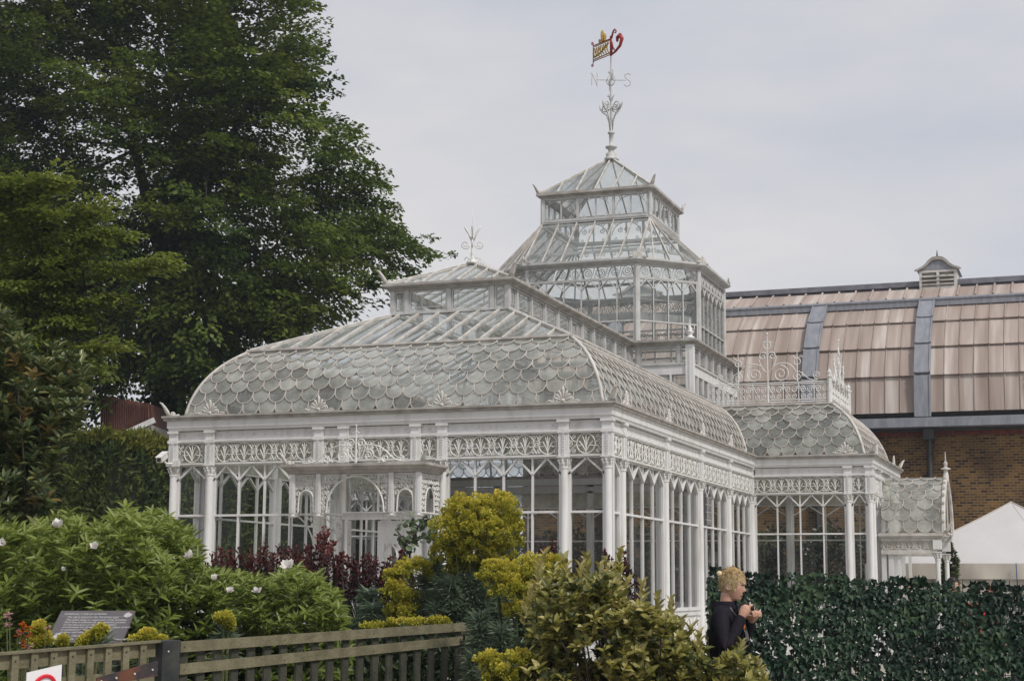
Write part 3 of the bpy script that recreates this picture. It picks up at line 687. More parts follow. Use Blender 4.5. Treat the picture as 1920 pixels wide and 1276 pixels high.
# keep the canopy's pieces in world coordinates
CAN.location = (0, 0, 0)
PF = facade((TX, PY), (1, 0), (0, -1))
for i in range(3):
    a, b = off4[i]+.045, off4[i+1]-.045
    if i == 1: arch_panel(PF, a, b, 1.14, 1.76, .50, 1.19)
    else: arch_panel(PF, a, b, 1.14, 1.76, .13, 1.36)
for a in off4:
    mb = MB(); mb.fbox(PF, a-.038, a+.038, 1.14, 1.76, -.04, .04)
    for k in range(15): mb.fbox(PF, a-.012, a+.012, 1.17+k*.038, 1.188+k*.038, .04, .05)
    mb.lathe([(.02, 1.06), (.035, 1.065), (.075, 1.08), (.08, 1.095), (.03, 1.10), (.035, 1.14)], PF(a, 0, 0), 10); mb.build('pendant_post', WHITE, CAN)
    BFc = facade((TX+a, .10), (0, -1), (1, 0)); mb = MB()                    # bracket from wall to pendant
    mb.tube([BFc(*p[:2]) for p in bez((0, .38, 0), (.10, 1.0, 0), (.80, 1.12, 0), 12)], .016, 4); mb.tube([BFc(0, .38), BFc(0, 1.13)], .016, 4); mb.tube([BFc(0, 1.13), BFc(.83, 1.13)], .016, 4)
    for x, z, r_ in ((.07, 1.03, .06), (.07, .88, .055), (.06, .74, .045), (.21, 1.07, .05), (.17, .97, .04), (.33, 1.08, .035), (.05, .6, .03)): mb.tube(spiral(BFc, x, z, r_, 0, x*9, 1.4, 1, 12, .2), .010, 4)
    mb.build('bracket', CAST, CAN)
for x, sg in ((TX+1.10, 1), (TX-1.10, -1)):
    SF = facade((x, PY+.04), (0, 1), (sg, 0)); arch_panel(SF, .02, .80, 1.14, 1.76, .17, 1.36)
CP = [(TX-1.12, .05), (TX-1.12, PY), (TX+1.12, PY), (TX+1.12, .05)]
mb = MB(); mb.sweep([(-.06, 1.76), (.05, 1.762), (.06, 1.80), (.10, 1.82), (.12, 1.85), (.15, 1.87), (.15, 1.91), (.12, 1.915), (-.05, 1.90), (-.06, 1.76)], CP, closed=False); mb.build('gutter', WORN, CAN)
mb = MB(); mb.quad((TX-1.1, PY, 1.90), (TX+1.1, PY, 1.90), (TX+1.1, .1, 1.99), (TX-1.1, .1, 1.99)); mb.build('canopy_roof', FROST, CAN)
mb = MB(); mb.tube([PF(*p[:2]) for p in bez((0, 1.92, 0), (0, 2.2, 0), (0, 2.5, 0), 3)], [.022, .02, .015, .009], 6)
mb.tube([PF(-.06, 2.40), PF(0, 2.43), PF(.06, 2.40)], .0095, 4); mb.ball(PF(0, 2.52), .018)
for s_ in (-1, 1):
    mb.tube(spiral(PF, s_*.085, 2.24, .085, 0, -math.pi/2, 1.6, s_, 18, .2), .0105, 4)
    mb.tube([PF(*p[:2]) for p in bez((s_*.16, 2.2, 0), (s_*.16, 2.05, 0), (s_*.03, 1.95, 0), 8)], .0105, 4)
    mb.tube(spiral(PF, s_*.23, 2.04, .11, 0, 0, 1.9, -s_, 22, .15), .0105, 4)
    mb.tube([PF(*p[:2]) for p in bez((s_*.12, 2.20, 0), (s_*.40, 2.26, 0), (s_*.62, 2.02, 0), 8)+bez((s_*.62, 2.02, 0), (s_*.72, 1.92, 0), (s_*.95, 1.94, 0), 6)], .0105, 4)
    mb.tube(spiral(PF, s_*.52, 1.99, .06, 0, 2, 1.6, s_, 14, .2), .0095, 4); mb.tube(spiral(PF, s_*.80, 1.98, .05, 0, 1, 1.6, -s_, 14, .2), .0095, 4)
    mb.tube([PF(s_*.4, 1.95), PF(s_*.46, 1.97), PF(s_*.5, 1.93)], .02, 5)
mb.build('pediment_scroll', CAST, CAN)
o = put(H0, (TX+1.2, PY-.08, 1.915), R(-45), .62); o = put(H0, (TX-1.2, PY-.08, 1.915), R(-135), .62)
# doors
DF = facade((TX, .14), (1, 0), (0, -1))
mb = MB(); mb.fbox(DF, -.6, -.5, GZ, 1.06, -.05, .03); mb.fbox(DF, .5, .6, GZ, 1.06, -.05, .03); mb.fbox(DF, -.62, .62, 1.06, 1.16, -.06, .06); mb.fbox(DF, -.60, .60, 1.162, 1.19, -.07, .09)
mb.fbox(DF, -.015, .015, 1.19, ZC, -.02, .02); mb.build('door_frame', WHITE, CON)
g = MB(); g.quad(DF(-.6, 1.19, -.01), DF(.6, 1.19, -.01), DF(.6, ZC, -.01), DF(-.6, ZC, -.01)); g.build('fanlight', GLASS, CON)
def door_leaf(F, sg):
    mb = MB()
    for x0_, x1_, z0_, z1_ in ((0, .13, GZ+.02, 1.04), (.36, .49, GZ+.02, 1.04), (.13, .36, .66, 1.04), (.13, .36, GZ+.02, -.75)): mb.fbox(F, x0_, x1_, z0_, z1_, -.02, .02)
    mb.tube([F(.13, .45, .02), F(.16, .58, .02), F(.245, .68, .02), F(.33, .58, .02), F(.36, .45, .02)], .02, 4)
    mb.tube([F(.245, .66, 0), F(.245, -.75, 0)], .01, 4); mb.tube([F(.13, -.03, 0), F(.36, -.03, 0)], .01, 4)
    o = mb.build('door', WHITE, CON); g = MB(); g.quad(F(.13, -.75, 0), F(.36, -.75, 0), F(.36, .66, 0), F(.13, .66, 0)); g.build('glass', GLASS, o)
    h = MB(); h.tube([F(.44, -.6, .02), F(.44, -.6, .07), F(.40, -.6, .07)], .01, 5); h.build('handle', DARK, o)
door_leaf(facade((TX+.49, .15), (-1, 0), (0, -1)), 1)
door_leaf(facade((TX-.49, .12), (math.cos(R(-72)), math.sin(R(-72))), (math.sin(R(-72)), -math.cos(R(-72)))), 1)
# ---- east porch: barrel of fish scales
PO = empty('porch', (0, 0, 0)); PO.parent = CON
vw = 1.12; VP = [(vw*(1-math.cos(t))*.92 if t else 0, 1.22+1.26*math.sin(t)) for t in [k*R(74)/16 for k in range(17)]]
VP = [(x/VP[-1][0]*vw, (z-1.22)/(VP[-1][1]-1.22)*1.28+1.22) for x, z in VP]
for ys, sg in ((13.75-vw, -1), (13.75+vw, 1)):
    rb, pn = MB(), MB(); scales(rb, pn, (2.46, ys), (1, 0), (0, sg), 0, 1.28, 0, 0, VP, 7, .315)
    o = rb.build('scale_roof', SRIB, PO); pn.build('glazing', SGLASS, o, rnd=True)
    F = facade((2.40, ys), (1, 0), (0, sg)); mb = MB()
    mb.fbox(F, 0, 1.36, 1.06, 1.10, -.05, .03); mb.fbox(F, 0, 1.38, 1.10, 1.14, -.05, .06); mb.fbox(F, 0, 1.40, 1.14, 1.205, -.05, .10); mb.build('gutter', CREAM, PO)
    mb = MB(); mb.fbox(F, .05, 1.25, .80, .84, -.03, .03); mb.fbox(F, .05, 1.25, 1.03, 1.06, -.03, .03); pattern(mb, F, .06, 1.25, .84, 1.03, .005, r=.010)
    mb.fbox(F, .05, 1.25, .74, .80, -.04, .05)
    o = mb.build('frieze_panel', CREAM, PO); g = MB(); g.quad(F(.06, .84, -.02), F(1.25, .84, -.02), F(1.25, 1.03, -.02), F(.06, 1.03, -.02)); g.build('frosted_pane', FROST, o)
    mb = MB(); mb.fbox(F, 1.17, 1.35, .85, 1.058, -.08, .06); mb.build('porch_pier', WHITE, PO)
    column_at(F, 1.26, zt=.80, par=PO, r=.055)
    for x_, w_ in ((.10, .10), (.26, .12), (.43, .07)):                      # reeded jambs
        mb = MB(); mb.fbox(F, x_-w_/2, x_+w_/2, GZ, .74, -.12+x_*.1, .02-x_*.05); mb.build('jamb', WHITE, PO)
GF = facade((3.80, 13.75), (0, 1), (1, 0)); mb = MB()                           # gable rib with cusps
for sg in (-1, 1):
    full = [GF(sg*(vw-i_), z_) for i_, z_ in VP]; mb.tube(full, .05, 6)
    mb.tube([GF(sg*(vw-.16-i_*.86), z_-.06) for i_, z_ in VP], .022, 5)
    for k in range(2, 15, 2):
        i_, z_ = VP[k]; mb.ball(GF(sg*(vw+.05-i_), z_+.05), .05, 6); mb.tube(spiral(GF, sg*(vw-.09-i_), z_-.05, .05, 0, k, 1.3, sg, 10, .2), .012, 4)
mb.tube([GF(-vw, 1.22), GF(vw, 1.22)], .03, 5); mb.tube([GF(0, 1.22), GF(0, 2.5)], .02, 5)
mb.lathe([(.07, 2.40), (.06, 2.55), (.04, 2.66), (.11, 2.68), (.11, 2.70), (.03, 2.73), (.045, 2.80), (.045, 2.83), (.02, 2.86), (.006, 3.08)], GF(0, 0), 8)
mb.build('gable_rib', CREAM, PO)
o = put(H0, (3.86, 13.75-vw-.05, 1.2), R(-20), .8)
# tall spire on the tower
mb = MB(); mb.lathe([(.20, 10.60), (.17, 10.66), (.13, 10.70), (.14, 10.76), (.07, 10.82), (.08, 10.88), (.15, 10.93), (.15, 10.96), (.06, 10.98), (.045, 11.08), (.06, 11.28), (.09, 11.30), (.09, 11.33), (.045, 11.35), (.035, 11.6), (.028, 12.0), (.024, 12.5), (.017, 13.2), (.017, 13.75)], (TX, TY, 0), 10)
for k in range(4):
    t = k*math.pi/2-.35; F = facade((TX, TY), (math.cos(t), math.sin(t)), (-math.sin(t), math.cos(t)))
    mb.tube([F(.03, 11.36), F(.06, 11.6), F(.14, 11.8), F(.26, 11.9), F(.33, 12.0), F(.37, 12.12)], [.018, .02, .018, .028, .03, .006], 5)
    mb.tube(spiral(F, .16, 12.02, .14, 0, math.pi, 1.6, 1, 20, .2), .016, 5)
    mb.tube([F(.02, 12.15), F(.05, 12.25), F(.11, 12.30)], .014, 5)
    mb.tube([F(.02, 12.55), F(.09, 12.60), F(.14, 12.66), F(.14, 12.72), F(.09, 12.78), F(.04, 12.88), F(.09, 12.92)], .012, 4)
mb.build('spire', GREYW, CON, True)
VN = empty('weather_vane', (TX, TY, 12.70), 'gold banner weather vane with red scrolls and compass letters on top of the tower spire', 'weather vane')
ax = Vector((.93, .36, 0)).normalized(); ay = Vector((-ax.y, ax.x, 0))
mb = MB(); c = Vector((TX, TY, 12.70))
for d, ln in ((ax, .37), (ay, .36)): mb.tube([c-d*ln, c+d*ln], .012, 5)
for s_, ch in ((-1, 'N'), (1, 'S')):
    F = facade(c+ax*s_*.42, ax, (ax.y, -ax.x))
    if ch == 'N': pts = [[(-.07, 12.56), (-.055, 12.86), (-.10, 12.88)], [(-.055, 12.86), (.07, 12.56)], [(.07, 12.53), (.07, 12.87)]]
    else: pts = [[(.08, 12.84), (.03, 12.88), (-.06, 12.85), (-.06, 12.77), (.02, 12.71), (.08, 12.65), (.06, 12.57), (-.03, 12.54), (-.09, 12.59)]]
    for p in pts: mb.tube([F(a, z) for a, z in p], .012, 4)
for s_, ch in ((-1, 'E'), (1, 'W')):
    F = facade(c+ay*s_*.42, ay, (ay.y, -ay.x))
    pts = [[(-.05, 12.58), (-.05, 12.84)], [(-.05, 12.84), (.06, 12.84)], [(-.05, 12.71), (.03, 12.71)], [(-.05, 12.58), (.06, 12.58)]] if ch == 'E' else [[(-.09, 12.84), (-.05, 12.57), (0, 12.76), (.05, 12.57), (.09, 12.84)]]
    for p in pts: mb.tube([F(a, z) for a, z in p], .010, 4)
keep(mb.build('compass_arms', GREYW), VN)
vd = Vector((-.523, .385, 0)).normalized(); F = facade((TX, TY), vd, (vd.y, -vd.x))      # banner swings towards the camera's left
mb = MB(); mb.tube([F(.02, 13.38), F(.75, 13.40)], .014, 4); mb.tube([F(.02, 13.80), F(.75, 13.82)], .014, 4); mb.tube([F(.75, 13.34), F(.75, 13.88)], .014, 4)
mb.tube(spiral(F, .79, 13.90, .05, 0, math.pi, 1.2, 1, 12, .3), .012, 4); mb.tube(spiral(F, .79, 13.31, .05, 0, math.pi, 1.2, 1, 12, .3), .012, 4)
mb.tube([F(0, 13.34), F(0, 13.86)], .03, 5)
mb.tube([F(-.02, 13.80), F(-.10, 13.96), F(-.16, 14.0), F(-.22, 13.95), F(-.20, 13.89), F(-.15, 13.91)], [.03, .025, .022, .02, .018, .01], 5)
mb.tube([F(0, 13.36), F(-.18, 13.40), F(-.38, 13.50), F(-.46, 13.66), F(-.38, 13.78), F(-.27, 13.74), F(-.27, 13.64)], [.025, .03, .04, .055, .06, .05, .03], 6)
mb.tube([F(-.03, 13.42), F(-.07, 13.6), F(-.04, 13.7)], .022, 5); mb.tube([F(-.05, 13.6), F(-.15, 13.45)], .018, 5)
keep(mb.build('red_scroll', RED, None, True), VN)
mb = MB(); rr = random.Random(3)
mb.tube([F(.05, 13.43), F(.70, 13.44)], .018, 4); mb.tube([F(.05, 13.77), F(.70, 13.78)], .018, 4)
for k in range(7):
    a = .10+k*.095; mb.tube([F(a, 13.44+rr.random()*.05), F(a+.08, 13.56+rr.random()*.08), F(a+.02, 13.74)], [.02, .03, .02], 4)
mb.tube([F(*p[:2]) for p in bez((.70, 13.5, 0), (.4, 13.52, 0), (.1, 13.72, 0), 8)], .03, 4)
for a, z, h, w_ in ((.36, 13.84, .30, .05), (.25, 13.84, .18, .045), (.47, 13.84, .08, .04), (.31, 13.84, .08, .07)):
    mb.tube([F(a, z-.03), F(a, z+h*.5), F(a, z+h*.8), F(a, z+h)], [w_*.6, w_, w_*.8, .006], 5)
keep(mb.build('gold_banner', GOLD, None), VN)
# ================================================================ SETTING
mb = MB(); mb.quad((-1500, -300, GZ), (1500, -300, GZ), (1500, 1500, GZ), (-1500, 1500, GZ))
tag(mb.build('ground', mat('pale_gravel', (.40, .37, .32), (.30, .275, .235), 1.5, .9, .3, 30)), kind='structure')
FLOOR = mat('tiled_floor', (.40, .37, .33), (.30, .27, .24), 2, .5)
mb = MB(); mb.box((-8.0, .2, GZ+.004), (-.2, 16.1, GZ+.12)); mb.build('floor', FLOOR, CON)
LAWN = mat('lawn', (.04, .07, .015), (.07, .10, .025), 3, .9, .3, 60)
mb = MB(); mb.quad((-60, -1, GZ+.01), (-9.5, -1, GZ+.01), (-9.5, 80, GZ+.01), (-60, 80, GZ+.01)); tag(mb.build('lawn', LAWN), kind='structure')
SOIL = mat('soil', (.03, .022, .015), (.06, .045, .03), 8, .95, .5, 30)
q = [at(-300, 1300, 9.9), at(900, 1300, 12.9), at(1440, 1300, 9.5), at(1250, 1200, 21.5), at(300, 1200, 22), at(-400, 1200, 22)]
mb = MB(); mb.quad(*[(p[0], p[1], GZ+.02) for p in q]); tag(mb.build('flower_bed', SOIL), kind='structure')

# ---------------------------------------------------------------- museum behind
BR_, bt, bb = new_mat('stock_brick'); nn = bt.nodes.new; ll = bt.links.new
tc = nn('ShaderNodeTexCoord'); sx = nn('ShaderNodeSeparateXYZ'); cx = nn('ShaderNodeCombineXYZ'); ll(tc.outputs['Object'], sx.inputs[0]); ll(sx.outputs[0], cx.inputs[0]); ll(sx.outputs[2], cx.inputs[1])
bk = nn('ShaderNodeTexBrick'); bk.inputs['Scale'].default_value = 1; bk.inputs['Brick Width'].default_value = .19; bk.inputs['Row Height'].default_value = .075; bk.inputs['Mortar Size'].default_value = .010
bk.inputs['Color1'].default_value = (.185, .120, .045, 1); bk.inputs['Color2'].default_value = (.016, .016, .022, 1); bk.inputs['Mortar'].default_value = (.24, .155, .075, 1); bk.inputs['Bias'].default_value = -.05
ll(cx.outputs[0], bk.inputs['Vector'])
nz = nn('ShaderNodeTexNoise'); nz.inputs['Scale'].default_value = 1.1; nz.inputs['Detail'].default_value = 6; ll(tc.outputs['Object'], nz.inputs['Vector'])
mxc = nn('ShaderNodeMix'); mxc.data_type = 'RGBA'; mxc.blend_type = 'MULTIPLY'; mxc.inputs[0].default_value = 1
rp = nn('ShaderNodeValToRGB'); rp.color_ramp.elements[0].position = .3; rp.color_ramp.elements[0].color = (.62, .58, .6, 1); rp.color_ramp.elements[1].position = .7; rp.color_ramp.elements[1].color = (1.25, 1.15, 1.0, 1)
ll(nz.outputs[0], rp.inputs[0]); ll(bk.outputs[0], mxc.inputs[6]); ll(rp.outputs[0], mxc.inputs[7]); ll(mxc.outputs[2], bb.inputs['Base Color']); bb.inputs['Roughness'].default_value = .9
bp = nn('ShaderNodeBump'); bp.inputs['Strength'].default_value = .5; bp.inputs['Distance'].default_value = .01; bp.invert = True; ll(bk.outputs['Fac'], bp.inputs['Height']); ll(bp.outputs[0], bb.inputs['Normal'])
def tile_mat(name, a, b_, c):
    m, t, p = new_mat(name); n_ = t.nodes.new; l_ = t.links.new
    tc = n_('ShaderNodeTexCoord'); mp = n_('ShaderNodeMapping'); mp.inputs['Scale'].default_value = (3.2, .22, .22); n1 = n_('ShaderNodeTexNoise'); n1.inputs['Scale'].default_value = 1.4; n1.inputs['Detail'].default_value = 3
    l_(tc.outputs['Object'], mp.inputs[0]); l_(mp.outputs[0], n1.inputs['Vector']); at_ = n_('ShaderNodeAttribute'); at_.attribute_name = 'rnd'
    ma = n_('ShaderNodeMath'); ma.operation = 'MULTIPLY_ADD'; ma.inputs[1].default_value = .22; l_(at_.outputs['Fac'], ma.inputs[0]); l_(n1.outputs[0], ma.inputs[2])
    r = n_('ShaderNodeValToRGB'); e = r.color_ramp.elements; e[0].position = .38; e[0].color = (*a, 1); e[1].position = .66; e[1].color = (*b_, 1); x = e.new(.90); x.color = (*c, 1)
    l_(ma.outputs[0], r.inputs[0]); l_(r.outputs[0], p.inputs['Base Color']); p.inputs['Roughness'].default_value = .7; return m
TILE = tile_mat('stained_roof_panel', (.295, .232, .20), (.40, .33, .29), (.58, .53, .49))
LEAD = mat('grey_lead', (.20, .215, .25), (.30, .31, .34), 3, .55, .2, 20, .3, .7, stretch=(3, 1, .7))
SLATE = mat('grey_slate', (.13, .135, .16), (.24, .24, .27), 4, .7, .3, 20, .3, .7)
MUS = empty('museum_building', (0, 0, 0), 'yellow brick museum building with a curved roof of stained panels and grey lead ribs', 'building')
MX0, MX1 = -9.0, 14.0; MY = 21.0
Zy = lambda py, Y: float(on_y(1828, py, Y)[2])
mb = MB(); mb.box((MX0, MY, GZ), (MX1, MY+6, Zy(815, MY))); mb.build('wall', BR_, MUS)
RB = mat('red_brick_course', (.22, .05, .03), (.08, .03, .03), 9, .9)
mb = MB(); mb.box((MX0, MY-.03, Zy(815, MY)), (MX1, MY+.5, Zy(806, MY)))
x = MX0
while x < MX1: mb.box((x, MY-.05, Zy(814, MY)), (x+.10, MY-.028, Zy(808, MY))); x += .22
mb.build('brick_course', RB, MUS)
prof = [(20.80, 771), (20.95, 703), (21.40, 650), (22.15, 603), (23.1, 571)]
prof = [(Y, Zy(p, Y)) for Y, p in prof]
mb = MB(); mb.box((MX0, 20.95, Zy(806, MY)+.003), (MX1, 21.5, prof[0][1]-.02)); mb.build('soffit', DARK, MUS)  # dark block, the shadow under the eaves put into its colour
mb = MB(); z0 = Zy(797, 20.5); z1 = Zy(779, 20.5)
mb.box((MX0, 20.45, z0), (MX1, 20.60, z0+.17)); mb.box((MX0, 20.50, z0+.172), (MX1, 20.75, z1)); mb.box((MX0, 20.60, z0-.0), (MX1, 20.94, z0+.04)); mb.build('eaves_gutter', LEAD, MUS)
ribx = [float(on_y(1732, 765, 20.9)[0])+3.08*k for k in range(-4, 4)]
for i in range(4):
    (ya, za), (yb, zb) = prof[i], prof[i+1]; mb = MB(); d = Vector((0, yb-ya, zb-za)).normalized(); nr = Vector((0, -d.z, d.y))
    x = MX0; k = 0
    while x < MX1:
        w_ = .395+.01*math.sin(k*1.7); j = .004*math.sin(k*2.3+i)
        p0 = Vector((x, ya, za))+nr*(.10+j); p1 = Vector((x, yb, zb+.03))+nr*.015
        mb.hexa([p0-nr*.04, p0-nr*.04+Vector((w_-.012, 0, 0)), p1-nr*.04+Vector((w_-.012, 0, 0)), p1-nr*.04, p0, p0+Vector((w_-.012, 0, 0)), p1+Vector((w_-.012, 0, 0)), p1])
        mb.bar(p0+nr*.012, p1+nr*.012, .022, .03, nr); x += w_; k += 1
    mb.build('roof_panel_row', TILE, MUS, rnd=True)
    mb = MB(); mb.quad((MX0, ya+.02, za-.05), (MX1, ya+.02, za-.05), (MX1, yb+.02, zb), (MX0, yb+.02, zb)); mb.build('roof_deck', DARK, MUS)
for rx in ribx:
    mb = MB()
    for i in range(4):
        (ya, za), (yb, zb) = prof[i], prof[i+1]; d = Vector((0, yb-ya, zb-za)).normalized(); nr = Vector((0, -d.z, d.y)); dz = .16
        a_ = Vector((rx, ya, za-(.15 if i == 0 else 0)))+nr*dz; b_ = Vector((rx, yb, zb))+nr*(dz-.012)
        mb.bar(a_, b_, .42, .16, nr); mb.bar(a_+nr*.06+Vector((-.2, 0, 0)), b_+nr*.06+Vector((-.2, 0, 0)), .04, .09, nr); mb.bar(a_+nr*.06+Vector((.2, 0, 0)), b_+nr*.06+Vector((.2, 0, 0)), .04, .09, nr)
    mb.build('roof_rib', LEAD, MUS)
    mb = MB(); mb.tube([(rx+.12, 20.86, z0+.02), (rx+.12, 20.90, z0-.5), (rx+.12, 20.90, GZ)], .075, 8); mb.box((rx-.02, 20.72, z0-.32), (rx+.26, 20.98, z0+.0)); mb.build('downpipe', DARK, MUS)
ya, za = prof[-1]
zc0, zc1, zc2 = Zy(568, 23.0), Zy(553, 23.0), Zy(541, 23.9)
mb = MB(); mb.box((MX0, 22.95, zc0-.02), (MX1, 23.3, zc1-.10)); mb.tube([(MX0, 22.98, zc1-.06), (MX1, 22.98, zc1-.06)], .06, 8); mb.build('cornice', LEAD, MUS)
mb = MB(); x = MX0; k = 0
while x < MX1:
    p0 = Vector((x, 23.06, zc1)); p1 = Vector((x, 24.1, zc2+.12)); mb.hexa([p0-Vector((0, 0, .1)), p0+Vector((.48, 0, -.1)), p1+Vector((.48, 0, -.1)), p1-Vector((0, 0, .1)), p0, p0+Vector((.48, 0, 0)), p1+Vector((.48, 0, 0)), p1])
    mb.tube([p0+Vector((0, 0, .02)), p1+Vector((0, 0, .03))], .035, 6); x += .5; k += 1
mb.build('upper_roof_strip', TILE, MUS, rnd=True)
zr = Zy(523, 24.4); mb = MB(); mb.box((MX0, 24.3, zc2-.6), (MX1, 25.2, zr-.16)); mb.box((MX0, 24.22, zr-.158), (MX1, 25.3, zr)); mb.build('ridge_parapet', SLATE, MUS)
def cupola(px, py_b, py_t, wpx):
    Y = 24.0; c = on_y(px, py_b, Y); s = float(on_y(px+wpx/2, py_b, Y)[0]-on_y(px-wpx/2, py_b, Y)[0]); x, zb = float(c[0]), float(c[2])-.15; ht = float(on_y(px, py_t, Y)[2])-zb
    o = empty('roof_ventilator', (0, 0, 0)); o.parent = MUS; ws = s*.40
    mb = MB(); zt = zb+ht*.60
    mb.box((x-ws, Y, zb), (x-ws+.08, Y+1.4, zt)); mb.box((x+ws-.08, Y, zb), (x+ws, Y+1.4, zt)); mb.box((x-ws+.08, Y+.12, zb), (x+ws-.08, Y+1.4, zt)); mb.box((x-ws+.08, Y+.001, zb), (x+ws-.08, Y+.12, zb+.10)); mb.box((x-ws+.08, Y, zt-.08), (x+ws-.08, Y+.12, zt)); mb.box((x-.04, Y-.01, zb+.1), (x+.04, Y+.10, zt-.08)); mb.build('vent_box', CREAM, o)
    mb = MB()
    for k in range(3): z = zb+.13+k*(zt-zb-.24)/3; mb.hexa([(x-ws+.08, Y-.03, z), (x+ws-.08, Y-.03, z), (x+ws-.08, Y+.09, z+.08), (x-ws+.08, Y+.09, z+.08), (x-ws+.08, Y-.03, z+.03), (x+ws-.08, Y-.03, z+.03), (x+ws-.08, Y+.09, z+.11), (x-ws+.08, Y+.09, z+.11)])
    mb.build('louvre', WORN, o)
    H = ht*.40; pr = [(-.5, 0), (-.46, .10), (-.36, .22), (-.27, .42), (-.20, .72), (-.11, .93), (0, 1), (.11, .93), (.20, .72), (.27, .42), (.36, .22), (.46, .10), (.5, 0)]
    mb = MB(); up = [(x+a*s, Y-.06, zt+H*b) for a, b in pr]; lo = [(x+a*s*.86, Y-.06, zt+H*b*.80-.02) for a, b in reversed(pr)]
    mb.prism([*up, *lo], (0, .14, 0)); mb.build('curved_hood', WORN, o, False)
    mb = MB(); mb.prism([(x+a*s*.9, Y, zt-.01+H*b*.86) for a, b in pr], (0, 1.4, 0)); mb.build('gable', LEAD, o)
    mb = MB(); mb.tube([(x, Y, zt+H), (x, Y, zt+H+.18)], [.03, .008], 5); mb.build('spike', DARK, o)
cupola(1759, 533, 480, 88); cupola(1196, 570, 532, 95)

# ---------------------------------------------------------------- marquee
CANV = mat('white_canvas', (.60, .59, .59), (.55, .54, .535), 1.2, .6, .15, 3)
CANW = mat('cream_canvas', (.60, .56, .49), (.52, .47, .41), 1.5, .7, .3, 2, stretch=(2, 2, .6))
pk = on_y(1905, 941, 18.9); px_ = float(pk[0]); TEN = empty('marquee', (px_, 18.9, GZ), 'white canvas party marquee with a pitched roof and cream side walls beside the brick museum', 'marquee')
xa, xb, ya, yb = px_-3.55, px_+3.55, 17.0, 20.7; ze = float(on_y(1850, 1057, 17.0)[2]); zp = float(pk[2])
def sag(a, b, c, n=10):       # triangle of canvas, slightly concave
    mb = MB(); a, b, c = Vector(a), Vector(b), Vector(c); vs = []; fs = []
    for i in range(n+1):
        for j in range(n+1):
            u_, v_ = i/n, j/n; p = a.lerp(b, u_).lerp(c, v_); p.z -= .12*math.sin(math.pi*v_)*(1) + .02*math.sin(u_*40)*(1-v_)*.2; vs.append(p)
    for i in range(n):
        for j in range(n): k = i*(n+1)+j; fs.append((k, k+n+1, k+n+2, k+1))
    mb.add(vs, fs); return mb
top = MB(); pA = Vector((px_-.12, 18.9, zp)); crn = [(xa, ya, ze), (xb, ya, ze), (xb, yb, ze), (xa, yb, ze)]
for i in range(4): t_ = sag(crn[i], crn[(i+1) % 4], pA); top.add(t_.v, t_.f)
keep(top.build('canopy_roof', CANV, None, True), TEN)
mb = MB(); n = 160
def drape(p, q, zt, zb, amp, nn_):
    p, q = Vector(p), Vector(q); d = (q-p).normalized(); nm = Vector((d.y, -d.x, 0)); vs = []; L_ = (q-p).length
    for j in range(5):
        for i in range(nn_+1):
            t = i/nn_; z = zt+(zb-zt)*j/4; vs.append(Vector((*(p+(q-p)*t)[:2], z))+nm*(amp*math.sin(t*L_*5.2+.8*math.sin(t*L_*2.1))*j/4+.01))
    return vs, [(j*(nn_+1)+i, j*(nn_+1)+i+1, (j+1)*(nn_+1)+i+1, (j+1)*(nn_+1)+i) for j in range(4) for i in range(nn_)]
for i in range(4): mb.add(*drape(crn[i], crn[(i+1) % 4], ze+.02, ze-.36, .035, 90))
keep(mb.build('valance', CANW, None, True), TEN)
mb = MB(); ins = [(xa+.06, ya+.06), (xb-.06, ya+.06), (xb-.06, yb-.06), (xa+.06, yb-.06)]
for i in range(4): mb.add(*drape((*ins[i], 0), (*ins[(i+1) % 4], 0), ze-.05, GZ+.02, .02, 90))
keep(mb.build('side_wall', CANW, None, True), TEN)
mb = MB()
for i in range(4):
    a_, b_ = Vector(crn[i]), pA
    mb.tube([a_.lerp(b_, t)-Vector((0, 0, .12*math.sin(math.pi*t)-.012)) for t in [j/10 for j in range(11)]], .014, 5)
    for f_ in (.33, .66):
        e_ = Vector(crn[i]).lerp(Vector(crn[(i+1) % 4]), f_); mb.tube([e_.lerp(b_, t)-Vector((0, 0, .12*math.sin(math.pi*t)-.004)) for t in [j/10 for j in range(11)]], .006, 4)
keep(mb.build('seam', CANW), TEN)
for c in crn: mb = MB(); mb.tube([(c[0], c[1], GZ), (c[0], c[1], ze)], .04, 8); keep(mb.build('pole', WHITE), TEN)
p0 = on_y(1905, 1055, 16.9); mb = MB(); mb.tube([p0, p0+np.array([.01, -.01, -.6])], .012, 5); keep(mb.build('cord', mat('blue_cord', (.05, .09, .28))), TEN)

# ---------------------------------------------------------------- shed behind the hedge
SH = empty('timber_shed', tuple(at(250, 1180, 41)[:2])+(GZ,), 'red brown timber clad shed with white bargeboard glimpsed behind the dark hedge', 'shed')
def cw(px, py, d): return Vector(at(px, py, d))
RBW = mat('red_brown_cladding', (.14, .05, .04), (.24, .11, .08), 6, .8, stretch=(8, 8, 1))
A, B, C_, D_ = cw(190, 742, 43), cw(284, 757, 41), cw(284, 795, 41), cw(190, 850, 42.5)
mb = MB(); bk_ = Vector((-1, 3, 0))
mb.hexa([D_, C_, C_+bk_, D_+bk_, A, B, B+bk_, A+bk_])
for k in range(22): t = k/22; mb.bar(A.lerp(B, t)+Vector((.02, -.04, 0)), D_.lerp(C_, t)+Vector((.02, -.04, 0)), .03, .04)
keep(mb.build('cladding', RBW), SH)
mb = MB(); mb.bar(cw(235, 812, 40.8), cw(290, 787, 40.8), .06, .14); keep(mb.build('bargeboard', WHITE), SH)
